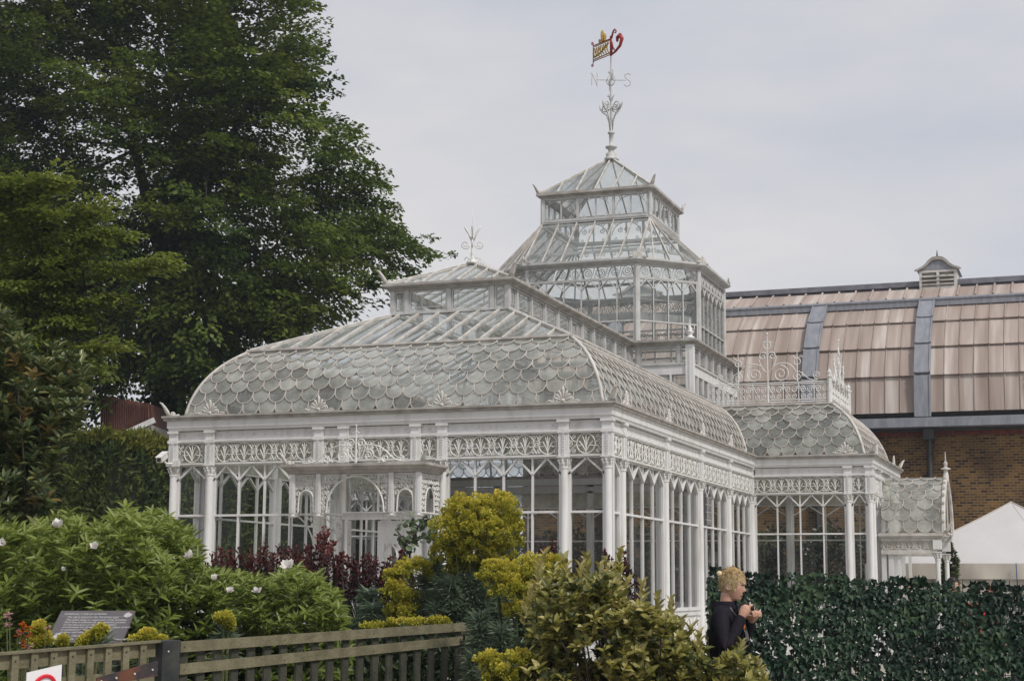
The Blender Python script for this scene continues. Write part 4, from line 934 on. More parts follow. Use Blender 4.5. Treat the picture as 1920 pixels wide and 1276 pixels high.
mb = MB(); lo_ = [Vector((p.x, p.y, GZ)) for p in (D_, C_, C_+bk_, D_+bk_)]; e_ = Vector((0, 0, -.01)); mb.hexa([*lo_, D_+e_, C_+e_, C_+bk_+e_, D_+bk_+e_]); keep(mb.build('wall', CANW), SH)

# ================================================================ PLANTS
def proj(P):
    d = P-CAM; z = d@FW; return 960+FPX*(d@RT)/z, 638-FPX*(d@UP)/z
LEAF_BEECH = leaf_mat('beech_leaf', [(.036, .068, .012), (.068, .108, .016), (.115, .165, .024), (.18, .23, .036)], .42, .5, .25)
LEAF_LIGHT = leaf_mat('hornbeam_leaf', [(.11, .155, .025), (.19, .235, .04), (.30, .33, .065)], .5, .45)
LEAF_YEW = leaf_mat('yew_leaf', [(.036, .062, .018), (.07, .10, .022), (.115, .14, .03)], .15, .6, .2)
LEAF_TIP = leaf_mat('yew_tip', [(.10, .125, .02), (.18, .18, .028)], .2, .6, .2)
BARK = mat('dark_bark', (.035, .030, .028), (.07, .06, .05), 5, .9, .6, 20, stretch=(1, 1, .2))
def nz3(P, sc, seed=0):
    return np.array([noise.noise(Vector((p[0]*sc+seed, p[1]*sc, p[2]*sc))) for p in P])
def sample(poly, d, dd, n, gap=None, gsc=.4, rnddepth=True):
    xs = [p[0] for p in poly]; ys = [p[1] for p in poly]; out = []
    tot = 0
    while tot < n:
        m_ = n*2; x = rng.uniform(min(xs), max(xs), m_); y = rng.uniform(min(ys), max(ys), m_); k = in_poly(x, y, poly); x, y = x[k], y[k]
        dp = d+dd*rng.uniform(-1, 1, len(x)); P = CAM+(FW*FPX+RT*(x[:, None]-960)-UP*(y[:, None]-638))*(dp[:, None]/FPX)
        if gap is not None: P = P[nz3(P, gsc) > gap]
        out.append(P); tot += len(P)
    return np.concatenate(out)[:n]
def spray_leaves(C, Dr, per, rad, flat=.35, droop=.15):
    """C spray centres, Dr directions; returns leaf positions, directions, normals"""
    n = len(C); Dr = Dr/np.linalg.norm(Dr, axis=1)[:, None]; up = np.array([0, 0, 1.]); Sd = np.cross(Dr, up); Sd /= np.linalg.norm(Sd, axis=1)[:, None]+1e-9; Un = np.cross(Sd, Dr)
    C, Dr, Sd, Un = (np.repeat(a, per, 0) for a in (C, Dr, Sd, Un)); N_ = n*per
    u_ = rng.uniform(-1, 1, N_); v_ = rng.normal(0, .42, N_)*(1-.45*np.clip(u_, -1, 1)); w_ = rng.normal(0, flat*.4, N_)
    P = C+Dr*(u_*rad)[:, None]+Sd*(v_*rad*.75)[:, None]+Un*(w_*rad)[:, None]; P[:, 2] -= droop*rad*(u_**2+v_**2)
    D = Dr*.7+Sd*(np.sign(v_)*.8)[:, None]+unit(N_)*.45; D[:, 2] -= .25
    Nn = Un+unit(N_)*.55
    return P, D, Nn
def tree(label, trunk, limbs, poly, d, dd, ns, per, rad, ln, wd, m, gap, gsc, name='tree', cat='tree', group=None, base=None, seed=0, shape=4, boughs=None):
    b = at(*trunk[0][:2], trunk[0][2]); o = empty(name, (b[0], b[1], GZ), label, cat, group)
    if boughs: 
        C = []
        for (xa, ya, xb, yb) in boughs:
            A_, B_ = np.array(at(xa, ya, d+.5)), np.array(at(xb, yb, d-.4)); k_ = ns//len(boughs); t_ = rng.random(k_)[:, None]**.8; C.append(A_+(B_-A_)*t_+rng.normal(0, 1, (k_, 3))*np.array([.16, .35, .10])*(1.3-t_))
        C = np.concatenate(C); ns = len(C)
    else:
        C0 = sample(poly, d, dd, ns//7, gap, gsc); C = np.repeat(C0, 7, 0)+rng.normal(0, 1, (len(C0)*7, 3))*np.array([.62, .62, .34]); u1, v1 = proj(C); C = C[in_poly(u1, v1, poly)]; ns = len(C)
    cen = np.array(at(*trunk[-1][:2], trunk[-1][2])); cen = cen-np.array([0, 0, 1.5])
    Dr = C-cen; Dr[:, 2] *= .35; Dr += unit(ns)*np.linalg.norm(Dr, axis=1)[:, None]*.45
    P, D, Nn = spray_leaves(C, Dr, per, rad, flat=.22)
    rv = .5+.5*nz3(P[::per], .5, 5).repeat(per)*1.6+rng.normal(0, .22, len(P))
    leaves('crown', P, D, Nn, ln*rng.uniform(.7, 1.25, len(P)), wd, m, o, rndv=rv, shape=shape)
    mb = MB(); pts = [Vector(at(*t[:2], t[2])) for t in trunk]; pts[0].z = GZ-.1
    mb.tube(pts, [t[3] for t in trunk], 12)
    ends = []
    for lm in limbs:
        pl = [Vector(at(*t[:2], t[2])) for t in lm]; mb.tube(pl, [t[3] for t in lm], 8); ends += [(p, t[3]) for p, t in zip(pl, lm)]
    ends += [(p, t[3]) for p, t in zip(pts[len(pts)//2:], trunk[len(pts)//2:])]
    for c in C[rng.choice(ns, min(ns, 130), replace=False)]:          # boughs out to the sprays
        c = Vector(c); p, r_ = min(ends, key=lambda e: (e[0]-c).length+ (3 if e[0].z > c.z+2 else 0)); r0 = min(r_*.45, .02*(p-c).length+.015)
        mid = p.lerp(c, .5)+Vector(unit(1)[0])*(p-c).length*.12+Vector((0, 0, .06*(p-c).length)); mb.tube(bez(p, mid, c, 5), [r0*(1-.8*i/5) for i in range(6)], 5)
    keep(mb.build('trunk', BARK, None, True), o)
    return o
BP = [(-160, -200), (560, -200), (585, 0), (600, 22), (588, 40), (575, 60), (600, 110), (615, 165), (612, 215), (655, 250), (690, 305), (705, 345), (738, 385), (745, 430), (800, 448), (845, 480), (800, 505), (735, 530), (715, 590), (640, 612), (560, 632), (500, 640), (450, 668), (415, 700), (385, 745), (352, 790), (290, 770), (270, 700), (245, 745), (225, 785), (180, 810), (60, 800), (-160, 700)]
tree('huge dark green beech tree with a thick forked trunk towering behind the hedge', [(318, 1205, 46, .62), (318, 900, 46, .52), (319, 790, 46, .48), (317, 690, 46, .47), (318, 600, 46, .44), (322, 500, 46, .36), (335, 380, 46, .24), (345, 200, 46, .12)],
     [[(320, 640, 46, .3), (262, 590, 45.5, .24), (205, 500, 45, .17), (130, 380, 44.5, .08)], [(312, 720, 46, .2), (275, 690, 46, .15), (228, 655, 45.5, .1), (170, 600, 45, .05)], [(325, 700, 46, .26), (372, 640, 46, .2), (430, 560, 46.5, .15), (520, 460, 47, .08)],
      [(322, 520, 46, .28), (285, 420, 46.5, .2), (255, 280, 47, .12), (240, 120, 47, .06)], [(330, 450, 46, .2), (400, 330, 45.5, .14), (470, 180, 45, .07)], [(372, 640, 46, .14), (470, 600, 45.5, .1), (600, 560, 45, .05)], [(335, 380, 46, .16), (440, 360, 46, .1), (590, 330, 46, .05)]],
     BP, 46, 4.5, 3900, 64, .62, .165, .105, LEAF_BEECH, -.17, .36, name='beech_tree')
tree('light green hornbeam with long feathery branches reaching in front of the dark beech', [(-60, 1250, 24, .2), (-50, 800, 24, .16), (-20, 550, 24, .12), (20, 380, 24, .05)],
     [[(-40, 700, 24, .08), (60, 600, 23.6, .05), (160, 540, 23.3, .03), (300, 492, 23, .01)], [(-30, 600, 24, .08), (80, 480, 23.8, .04), (200, 420, 23.6, .02)], [(-40, 750, 24, .06), (80, 690, 23.8, .04), (190, 640, 23.8, .015)]],
     [(-120, 330), (60, 322), (130, 335), (160, 372), (215, 385), (225, 430), (185, 470), (240, 490), (312, 486), (300, 505), (230, 540), (190, 575), (140, 590), (215, 625), (205, 645), (120, 670), (90, 720), (60, 770), (-120, 800)], 23.2, .8, 760, 50, .27, .095, .045, LEAF_LIGHT, -.10, 1.1, name='hornbeam_tree', boughs=[(-120, 420, 125, 335), (-120, 470, 212, 385), (-60, 510, 235, 432), (-60, 560, 316, 490), (-60, 610, 215, 560), (-60, 640, 150, 605), (-60, 690, 230, 648), (-60, 730, 185, 690), (-60, 760, 130, 720), (-60, 790, 80, 755), (-100, 400, 60, 350), (-60, 540, 150, 480), (-60, 590, 120, 525), (-60, 660, 90, 640), (-100, 450, 120, 400)])
LEAF_CAM = leaf_mat('glossy_laurel_leaf', [(.05, .08, .032), (.11, .15, .05), (.18, .20, .07), (.24, .20, .06), (.32, .20, .08)], .25, .3, .5)
def rosettes(C, per, ln, wd, axis=None, spread=(.5, 1.25), jit=.25):
    n = len(C); ax = np.tile(np.array([0, 0, 1.]), (n, 1)) if axis is None else axis/np.linalg.norm(axis, axis=1)[:, None]
    r0 = unit(n); S_ = np.cross(ax, r0); S_ /= np.linalg.norm(S_, axis=1)[:, None]; T_ = np.cross(ax, S_)
    C, ax, S_, T_ = (np.repeat(a, per, 0) for a in (C, ax, S_, T_)); N_ = n*per; k = np.tile(np.arange(per), n); ph = k*2.4+rng.uniform(0, .6, N_); th = rng.uniform(*spread, N_)
    R_ = S_*np.cos(ph)[:, None]+T_*np.sin(ph)[:, None]; D = R_*np.sin(th)[:, None]+ax*np.cos(th)[:, None]+unit(N_)*jit*.4
    return C-ax*(k/per*ln*.6)[:, None], D, ax*np.sin(th)[:, None]-R_*np.cos(th)[:, None]+unit(N_)*jit
def shrub(name, label, poly, d, dd, n, per, ln, wd, m, cat='shrub', group=None, gap=None, gsc=2, out=.6, spread=(.5, 1.25), shape=6, stems=14, rv=None, stem_m=None, curl=.15, tipred=0, lobes=None, shoots=()):
    xs = [p[0] for p in poly]; cxp = sum(xs)/len(xs); b = at(cxp, 1250, d); o = empty(name, (b[0], b[1], GZ), label, cat, group)
    C = sample(poly, d, dd, n, gap, gsc); cen = np.array(at(cxp, max(p[1] for p in poly), d+dd*.4)); ax = C-cen; ax /= np.linalg.norm(ax, axis=1)[:, None]
    ax = ax*out+np.array([0, 0, .9])+unit(n)*.35
    P, D, Nn = rosettes(C, per, ln, wd, ax, spread)
    r_ = rng.random(len(P)) if rv is None else np.clip(rv(P)+rng.normal(0, .16, len(P)), 0, 1)
    for (sx_, sy_) in shoots:
        tp = np.array(at(sx_, sy_, d+rng.normal(0, .25))); m_ = 22; u_ = np.linspace(0, 1, m_); bs = tp-np.array([rng.normal(0, .05), rng.normal(0, .05), .26]); p_ = bs+(tp-bs)*u_[:, None]; ph = np.arange(m_)*2.4; D_ = np.stack([np.cos(ph), np.sin(ph), .9+.9*u_], 1)+unit(m_)*.25
        P = np.concatenate([P, p_]); D = np.concatenate([D, D_]); Nn = np.concatenate([Nn, np.array([0, 0, 1.])-D_*.2+unit(m_)*.3]); r_ = np.concatenate([r_, rng.uniform(.45, 1, m_)])
    if tipred:
        hi = np.repeat(rng.random(n) < tipred, per); r_ = np.where(hi, rng.uniform(.75, 1, len(P)), r_*.6)
    leaves('foliage', P, D, Nn, ln*rng.uniform(.7, 1.2, len(P)), wd*rng.uniform(.8, 1.15, len(P)), m, o, shape=shape, rndv=r_, curl=curl)
    mb = MB()
    for c in C[rng.choice(n, min(n, stems), replace=False)]:
        c = Vector(c); g = Vector((b[0]+rng.normal(0, .12), b[1]+rng.normal(0, .12), GZ)); mb.tube(bez(g, g.lerp(c, .6)+Vector((0, 0, .25)), c, 6), [.014, .012, .010, .009, .007, .006, .004], 5)
    keep(mb.build('stem', stem_m or BARK, None, True), o)
    return o, C
shrub('laurel_bush', 'tall glossy evergreen bush with coppery new leaf tips at the far left edge', [(-80, 560), (20, 590), (50, 640), (100, 690), (90, 640), (150, 665), (168, 720), (150, 790), (118, 840), (92, 900), (95, 960), (60, 1040), (-80, 1060)], 15, .7, 1050, 8, .125, .052, LEAF_CAM, cat='bush', gap=-.22, gsc=2.2, tipred=.08, out=.9)
# hedge
HG = empty('clipped_hedge', (-12, 4, GZ), 'tall clipped dark green yew hedge with bright tips along its top behind the conservatory', 'hedge')
ht = 3.22; mb = MB(); mb.box((-26, 4.3, GZ), (-12.3, 6.5, ht-.3)); mb.box((-13.6, 6.501, GZ), (-12.3, 30, ht-.3)); keep(mb.build('branches', mat('hedge_inside', (.012, .018, .008), (.02, .028, .012), 6, .95)), HG)  # solid core boxes; the hedge's inner shade is put into their dark colour
def hface(n, o_, u_, v_, nrm, thick=.28):
    a = rng.random(n)[:, None]; b_ = rng.random(n)[:, None]; P = np.array(o_)+np.array(u_)*a+np.array(v_)*b_; bmp = nz3(P, .8, 3)*.35+nz3(P, 2.5, 9)*.16
    return P+np.array(nrm)*(bmp[:, None]+rng.uniform(-thick, .1, n)[:, None]*.8), np.tile(np.array(nrm, float), (n, 1))
Ps, Ns = [], []
for args in ((19000, (-18, 4, GZ+1.0), (6, 0, 0), (0, 0, ht-GZ-1.1), (0, -1, 0)), (8000, (-26, 4, 0), (8, 0, 0), (0, 0, ht), (0, -1, 0)), (30000, (-12, 4, GZ+.3), (0, 22, 0), (0, 0, ht-GZ-.4), (1, 0, 0)), (9000, (-18, 4, ht-.1), (6, 0, 0), (0, 2.4, 0), (0, 0, 1)), (9000, (-13.8, 4, ht-.1), (1.8, 0, 0), (0, 20, 0), (0, 0, 1))):
    a, b_ = hface(*args); Ps.append(a); Ns.append(b_)
P = np.concatenate(Ps); Nn = np.concatenate(Ns); D = Nn*.5+np.array([0, 0, .55])+unit(len(P))*.7
top = (P[:, 2] > ht-.45+.25*nz3(P, 1.5)); 
leaves('foliage', P[~top], D[~top], (Nn+unit(len(P))*.6)[~top], rng.uniform(.10, .2, (~top).sum()), .055, LEAF_YEW, HG, rndv=.5+nz3(P[~top], 1.2)+rng.normal(0, .2, (~top).sum()))
leaves('new_growth', P[top], D[top], (Nn+unit(len(P))*.6)[top], rng.uniform(.10, .2, top.sum()), .05, LEAF_TIP, HG)
# tree peonies with white flowers
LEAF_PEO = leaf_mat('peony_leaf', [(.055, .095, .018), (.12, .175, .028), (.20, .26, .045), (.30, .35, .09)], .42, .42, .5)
PETAL = leaf_mat('white_petal', [(.80, .78, .74), (.84, .80, .80)], .3, .6, .2)
YEL = leaf_mat('yellow_stamen', [(.6, .40, .05), (.5, .3, .03)], .1)
GST = mat('green_stem', (.07, .11, .03), (.10, .09, .04), 8, .6)
def flower(parent, c, s, nrm=(0, -.5, .7)):
    c = np.array(c); n_ = 9; ax = np.array(nrm, float)+rng.normal(0, .25, 3); ax /= np.linalg.norm(ax); a = np.tile(ax, (1, 1)); P, D, N2 = rosettes(np.array([c]), n_, s*.1, s, a, (.5, 1.2), .2)
    return leaves('flower', P, D, N2, s, s*.8, PETAL, parent, shape=6, curl=-.25, fold=.1)
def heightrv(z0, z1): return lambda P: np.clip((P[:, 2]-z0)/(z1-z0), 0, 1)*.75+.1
G_ = 'tree peony bushes'
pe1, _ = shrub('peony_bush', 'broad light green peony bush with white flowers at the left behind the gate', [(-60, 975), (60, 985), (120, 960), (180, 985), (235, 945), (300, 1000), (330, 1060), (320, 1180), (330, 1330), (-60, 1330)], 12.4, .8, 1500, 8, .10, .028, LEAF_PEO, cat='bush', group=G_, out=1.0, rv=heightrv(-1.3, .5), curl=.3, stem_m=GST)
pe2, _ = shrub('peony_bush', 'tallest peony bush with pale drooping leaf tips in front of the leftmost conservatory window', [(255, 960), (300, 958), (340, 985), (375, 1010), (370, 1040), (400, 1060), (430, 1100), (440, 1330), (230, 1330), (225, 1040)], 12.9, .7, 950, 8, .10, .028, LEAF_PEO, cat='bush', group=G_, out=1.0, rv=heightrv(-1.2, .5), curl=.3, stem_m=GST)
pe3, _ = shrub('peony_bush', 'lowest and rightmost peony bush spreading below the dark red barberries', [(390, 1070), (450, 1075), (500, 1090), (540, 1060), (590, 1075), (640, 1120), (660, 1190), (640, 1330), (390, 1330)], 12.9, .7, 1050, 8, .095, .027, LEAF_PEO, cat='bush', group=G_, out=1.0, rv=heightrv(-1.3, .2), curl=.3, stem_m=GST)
for p, (x, y, s) in ((pe1, (109, 988, .10)), (pe1, (178, 1028, .08)), (pe1, (5, 1018, .07)), (pe1, (120, 1070, .05)), (pe2, (358, 1044, .085)), (pe2, (403, 1086, .065)), (pe3, (432, 1108, .06)), (pe3, (483, 1110, .07)), (pe3, (540, 1064, .10))): flower(p, at(x, y, 11.6), s*.72)
# dark red barberries
LEAF_BER = leaf_mat('barberry_leaf', [(.02, .010, .012), (.045, .012, .013), (.10, .018, .016), (.24, .05, .03)], .3, .45)
def barberry(label, shoots, d, group='dark red barberry shrubs', per=46, dens=4):
    b = at(shoots[len(shoots)//2][0], 1200, d); o = empty('barberry_shrub', (b[0], b[1], GZ), label, 'shrub', group); Ps, Ds = [], []; mb = MB()
    for (x, y, l) in shoots:
        for k in range(dens):
            t = Vector(at(x+rng.normal(0, 5), y+abs(rng.normal(0, 14)), d+rng.normal(0, .25))); g = t-Vector((rng.normal(0, .08), rng.normal(0, .08), l*d/FPX)); mb.tube([Vector((b[0]+rng.normal(0, .1), b[1], GZ)), g, t], [.012, .008, .003], 4)
            u_ = rng.random(per); p = np.array(g)+(np.array(t)-np.array(g))*u_[:, None]+rng.normal(0, .012, (per, 3)); Ps.append(p); dd = unit(per); dd[:, 2] = abs(dd[:, 2])+.2; Ds.append(dd)
    P = np.concatenate(Ps); D = np.concatenate(Ds); leaves('foliage', P, D, unit(len(P))+np.array([0, 0, .6]), rng.uniform(.03, .052, len(P)), .024, LEAF_BER, o, shape=6, rndv=np.clip((P[:, 2]+.35)*.9, 0, .8)+rng.normal(0, .2, len(P))); keep(mb.build('stem', BARK), o)
barberry('low dark red barberry in front of the left conservatory windows', [(395+i*11, 1030+12*math.sin(i*1.9), 75) for i in range(18)], 17.5)
barberry('tall upright barberry with brightest red shoots in front of the door canopy', [(588, 1022, 90), (600, 1000, 110), (610, 985, 110), (622, 1010, 95), (640, 1030, 80), (575, 1040, 80), (655, 1040, 75), (668, 1050, 70), (690, 1035, 80), (705, 1045, 70), (740, 1040, 75), (757, 1008, 90), (765, 1050, 70), (722, 1052, 70), (560, 1060, 60), (632, 1060, 80), (600, 1060, 80), (650, 1080, 80), (680, 1080, 80), (720, 1080, 80), (750, 1090, 80)], 16.5, dens=6)
barberry('barberry with thin red spikes rising above the golden bush', [(1018, 1040, 60), (1024, 1022, 70), (1030, 1010, 70), (1010, 1045, 50), (1060, 1050, 50), (1130, 1030, 60), (1140, 1050, 60), (1150, 1040, 60), (1160, 1022, 70), (1165, 1045, 60), (1090, 1055, 40), (1166, 1075, 50)], 15.5, dens=2)
# spurges
BRACT = leaf_mat('spurge_bract', [(.23, .24, .03), (.42, .41, .055), (.60, .54, .08), (.72, .58, .11)], .38, .55, .2)
LEAF_SPU = leaf_mat('spurge_leaf', [(.11, .16, .11), (.22, .29, .20), (.36, .42, .32)], .3, .5, .4)
def spurge(label, heads, lv, d, group='yellow spurges'):
    hx = sum(h[0] for h in heads)/len(heads); b = at(hx, 1250, d); o = empty('spurge', (b[0], b[1], GZ), label, 'flowering plant', group); mb = MB()
    for (x, y, rx, ry, dz) in heads:
        c = np.array(at(x, y, d+dz)); k = d/FPX; nc = int(rx*ry/13)+14; vc = unit(nc); vc[:, 2] = np.where(vc[:, 2] < -.45, -vc[:, 2], vc[:, 2]); cc_ = c+vc*np.array([rx*k, rx*k, ry*k])*(rng.uniform(.35, 1.25, nc)**.6)[:, None]
        n = nc*30; v = unit(n); v0 = np.repeat(vc, 30, 0); P = np.repeat(cc_, 30, 0)+v*(np.repeat(rng.uniform(.014, .030, nc), 30)*rng.uniform(.5, 1, n))[:, None]; D3 = v*.8+v0*.5+unit(n)*.4
        leaves('flower_head', P, D3, v+v0*.6+unit(n)*.5, rng.uniform(.013, .021, n), .016, BRACT, o, shape=6, fold=.3, rndv=.30+.30*v0[:, 2]+.25*v[:, 2]+np.repeat(rng.normal(0, .12, nc), 30)+rng.normal(0, .1, n))
        g = Vector((b[0]+(c[0]-b[0])*.3, b[1]+(c[1]-b[1])*.3, GZ)); cc = Vector(c)-Vector((0, 0, ry*k*.3)); mb.tube(bez(g, g.lerp(cc, .5)+Vector((0, 0, .1)), cc, 6), .010, 6)
        for j in range(7): e = Vector(c)+Vector(unit(1)[0])*rx*k*.7; mb.tube([cc-Vector((0, 0, .05)), e], .004, 4)
    keep(mb.build('stem', GST), o)
    Ps, Ds, Ns = [], [], []
    for (x, y, dz, n) in lv:                                                # tufts of narrow blue green leaves
        c = np.array(at(x, y, d+dz)); m_ = n*6; hgt = rng.uniform(-.22, .05, m_); ph = rng.uniform(0, 2*math.pi, m_); th = rng.uniform(.5, 1.6, m_)
        D = np.stack([np.cos(ph)*np.sin(th), np.sin(ph)*np.sin(th), np.cos(th)], 1); P = c+np.stack([hgt*.3*rng.normal(0, 1, m_)*.3, hgt*0, hgt], 1); Ps.append(P); Ds.append(D); Ns.append(np.tile([0, 0, 1.], (m_, 1))+unit(m_)*.4)
    P = np.concatenate(Ps); leaves('foliage', P, np.concatenate(Ds), np.concatenate(Ns), rng.uniform(.09, .15, len(P)), .016, LEAF_SPU, o, shape=6, curl=.25, rndv=.3+.4*rng.random(len(P)))
spurge('tallest yellow spurge with a huge cluster of rounded flower heads before the conservatory', [(880, 965, 44, 38, 0), (930, 965, 44, 38, .1), (855, 1000, 48, 44, -.05), (905, 1000, 44, 40, -.1), (948, 1005, 34, 40, .1), (885, 1040, 46, 34, 0), (845, 1035, 34, 34, .1), (930, 1040, 36, 30, .05), (865, 1068, 30, 22, .1), (915, 1065, 26, 20, .1)], [(880, 1095, -.05, 80), (850, 1100, -.1, 80), (910, 1100, -.1, 80), (890, 1125, -.1, 80), (930, 1085, .0, 80), (865, 1140, -.1, 80), (830, 1100, 0, 70), (820, 1150, -.1, 70), (845, 1175, -.1, 70), (800, 1130, .1, 60), (845, 1085, .3, 50), (900, 1140, -.1, 60), (960, 1090, .2, 50), (870, 1170, 0, 60), (815, 1060, .4, 40), (990, 1060, .3, 40), (840, 1130, .2, 50), (940, 1130, 0, 60), (910, 1180, .1, 60), (800, 1090, .4, 40)], 13.6)
spurge('yellow spurge with three low flower heads left of the tallest spurge', [(775, 1072, 38, 24, 0), (742, 1112, 26, 24, -.1), (770, 1130, 22, 22, 0), (748, 1148, 24, 18, -.1), (735, 1080, 14, 14, 0)], [(700, 1150, 0, 60), (720, 1175, -.1, 60), (780, 1160, .1, 50), (690, 1120, .2, 40), (810, 1120, .1, 50), (760, 1195, 0, 60), (660, 1180, 0, 40)], 13.7)
spurge('yellow spurge with broad domed heads between the tallest spurge and the golden bush', [(930, 1075, 34, 26, 0), (1000, 1078, 44, 34, .1), (950, 1105, 34, 26, -.1), (1010, 1112, 34, 28, 0), (968, 1145, 24, 16, -.1), (1035, 1060, 16, 18, .1)], [(900, 1170, -.1, 70), (940, 1190, -.2, 70), (985, 1170, 0, 60), (1010, 1160, 0, 50), (920, 1230, -.2, 70), (975, 1220, -.2, 60), (890, 1240, -.2, 60), (950, 1260, -.2, 60), (1000, 1230, -.1, 50), (900, 1290, -.2, 60)], 12.2)
for lab, hs, d in (('small orange yellow spurge flowering under the right end of the fence', [(915, 1245, 22, 22, 0), (975, 1240, 26, 18, 0), (930, 1270, 22, 16, 0), (950, 1262, 16, 14, -.1)], 10.4),
                   ('low yellow spurge peeping over the fence rail beside the bush of peonies', [(760, 1168, 34, 8, 0), (700, 1175, 22, 7, 0), (820, 1165, 20, 7, 0)], 13.0),
                   ('small yellow green spurge growing over the lower edge of the notice board', [(186, 1186, 12, 12, 0), (172, 1198, 10, 10, 0), (118, 1204, 9, 9, 0), (158, 1204, 8, 8, 0)], 10.3),
                   ('yellow green spurge standing left of the notice board', [(72, 1182, 10, 14, 0), (80, 1200, 12, 14, 0), (66, 1206, 12, 12, 0)], 10.4),
                   ('orange yellow spurge just right of the notice board', [(278, 1192, 16, 10, 0), (264, 1200, 18, 6, 0), (300, 1202, 12, 6, 0)], 10.6),
                   ('pale yellow spurge in the middle of the peony leaves', [(420, 1162, 16, 12, 0), (428, 1172, 10, 12, 0)], 11.4)):
    spurge(lab, hs, [(hs[0][0], hs[0][1]+22, .05, 14), (hs[-1][0], hs[-1][1]+26, .05, 14)], d)
ORG = leaf_mat('orange_petal', [(.55, .14, .01), (.7, .24, .02)], .3); PNK = leaf_mat('pink_petal', [(.62, .36, .36), (.75, .5, .5)], .3)
for lab, m_, pts in (('orange wallflower spike in the bottom left corner', ORG, [(40, 1185), (46, 1176), (52, 1192), (38, 1174), (44, 1204), (54, 1180), (34, 1190), (48, 1212)]), ('pale pink flowers above the gate at the far left', PNK, [(12, 1152), (18, 1154), (13, 1172), (38, 1186), (50, 1208), (90, 1175), (54, 1215)])):
    b = at(40, 1250, 10.3); o = empty('garden_flower', (b[0], b[1], GZ), lab, 'flower'); mb = MB()
    for x, y in pts:
        c = np.array(at(x, y, 10.2)); P, D, N2 = rosettes(np.repeat(c[None], 7, 0)+rng.normal(0, .012, (7, 3)), 5, .004, .01, None, (.6, 1.4)); leaves('flower', P, D, N2, .015, .013, m_, o, shape=6); mb.tube([(b[0], b[1], GZ), tuple(c)], .004, 4)
    keep(mb.build('stem', GST), o)
# golden elaeagnus and small eucalyptus
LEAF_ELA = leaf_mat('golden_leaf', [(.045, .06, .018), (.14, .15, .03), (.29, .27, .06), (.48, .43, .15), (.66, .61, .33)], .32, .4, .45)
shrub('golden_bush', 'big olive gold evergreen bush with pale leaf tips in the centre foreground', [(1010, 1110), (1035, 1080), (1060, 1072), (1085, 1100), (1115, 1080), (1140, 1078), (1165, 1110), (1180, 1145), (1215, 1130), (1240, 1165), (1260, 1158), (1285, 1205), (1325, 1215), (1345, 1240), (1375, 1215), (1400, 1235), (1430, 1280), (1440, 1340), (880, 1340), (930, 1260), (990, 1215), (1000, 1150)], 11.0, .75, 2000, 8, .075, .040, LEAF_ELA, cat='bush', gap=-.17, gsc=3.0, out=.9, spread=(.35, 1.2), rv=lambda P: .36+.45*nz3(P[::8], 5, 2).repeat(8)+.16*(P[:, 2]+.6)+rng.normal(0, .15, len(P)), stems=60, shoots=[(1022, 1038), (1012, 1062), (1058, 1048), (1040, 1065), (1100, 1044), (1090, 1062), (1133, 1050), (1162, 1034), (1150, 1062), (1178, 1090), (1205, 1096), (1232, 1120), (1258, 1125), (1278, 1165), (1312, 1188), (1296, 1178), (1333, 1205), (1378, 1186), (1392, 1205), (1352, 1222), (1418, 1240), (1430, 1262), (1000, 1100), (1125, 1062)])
LEAF_EUC = leaf_mat('rounded_leaf', [(.06, .10, .05), (.12, .17, .09), (.20, .25, .15)], .2, .5)
o = empty('sapling', tuple(at(770, 1200, 14.2)[:2])+(GZ,), 'slender young tree with rounded grey green leaves beside the door canopy', 'sapling'); mb = MB(); Ps, Ds = [], []
for pl in ([(764, 1110), (768, 1040), (776, 1000), (790, 978), (806, 972)], [(768, 1040), (756, 1010), (742, 992)], [(770, 1020), (785, 1010), (805, 1004), (812, 1000)], [(776, 1000), (768, 985), (775, 972)]):
    w3 = [Vector(at(x, y, 14.2+rng.normal(0, .05))) for x, y in pl]; mb.tube(w3, .008, 5)
    for a, b_ in zip(w3, w3[1:]):
        for k in range(9): Ps.append(np.array(a.lerp(b_, k/9))+rng.normal(0, .015, 3)); v = unit(1)[0]; Ds.append(v)
    if pl[0][1] == 1110: mb.tube([(o.location.x, o.location.y, GZ), tuple(w3[0])], .012, 6)
leaves('foliage', Ps, Ds, unit(len(Ps)), .065, .055, LEAF_EUC, o, shape=6); keep(mb.build('stem', BARK), o)
# climber by the east porch
shrub('climbing_plant', 'dark leafy climber with yellow flowers beside the porch column', [(1768, 1015), (1780, 1010), (1798, 1050), (1796, 1090), (1800, 1130), (1764, 1130)], 38.6, .25, 330, 7, .09, .05, leaf_mat('climber_leaf', [(.02, .04, .015), (.04, .07, .02), (.12, .13, .02)], .2), cat='climber', stems=5, out=.7)
# ivy screen
IVY = leaf_mat('plastic_ivy_leaf', [(.006, .018, .011), (.011, .034, .018), (.020, .052, .026), (.05, .09, .04)], .08, .5, .3)
i0, i1 = Vector(at(1326, 1070, 12.7)), Vector(at(2080, 1108, 12.4)); IV = empty('ivy_screen', (i0.x, i0.y, GZ), 'long dark green screen of artificial ivy leaves hiding the path at the right', 'ivy screen')
di = Vector((i1.x-i0.x, i1.y-i0.y, 0)); Li = di.length; di.normalize(); ni = np.array([di.y, -di.x, 0]); n = 21500
a = rng.random(n)*Li; topz = i0.z+(i1.z-i0.z)*a/Li+.02*np.sin(a*9)+.012*np.sin(a*31); zz = topz-(rng.random(n)**1.0)*(topz-GZ)
P = np.array([i0.x, i0.y, 0])+np.array(di)*a[:, None]+ni*rng.uniform(-.02, .07, n)[:, None]; P[:, 2] = zz
dens = nz3(P, 7, 4)+.5*nz3(P, 16, 8)+.35*np.sin(a*2*math.pi/.235); k = (dens > -.72) | (zz > topz-.03); P = P[k]; a = a[k]; n = len(P)
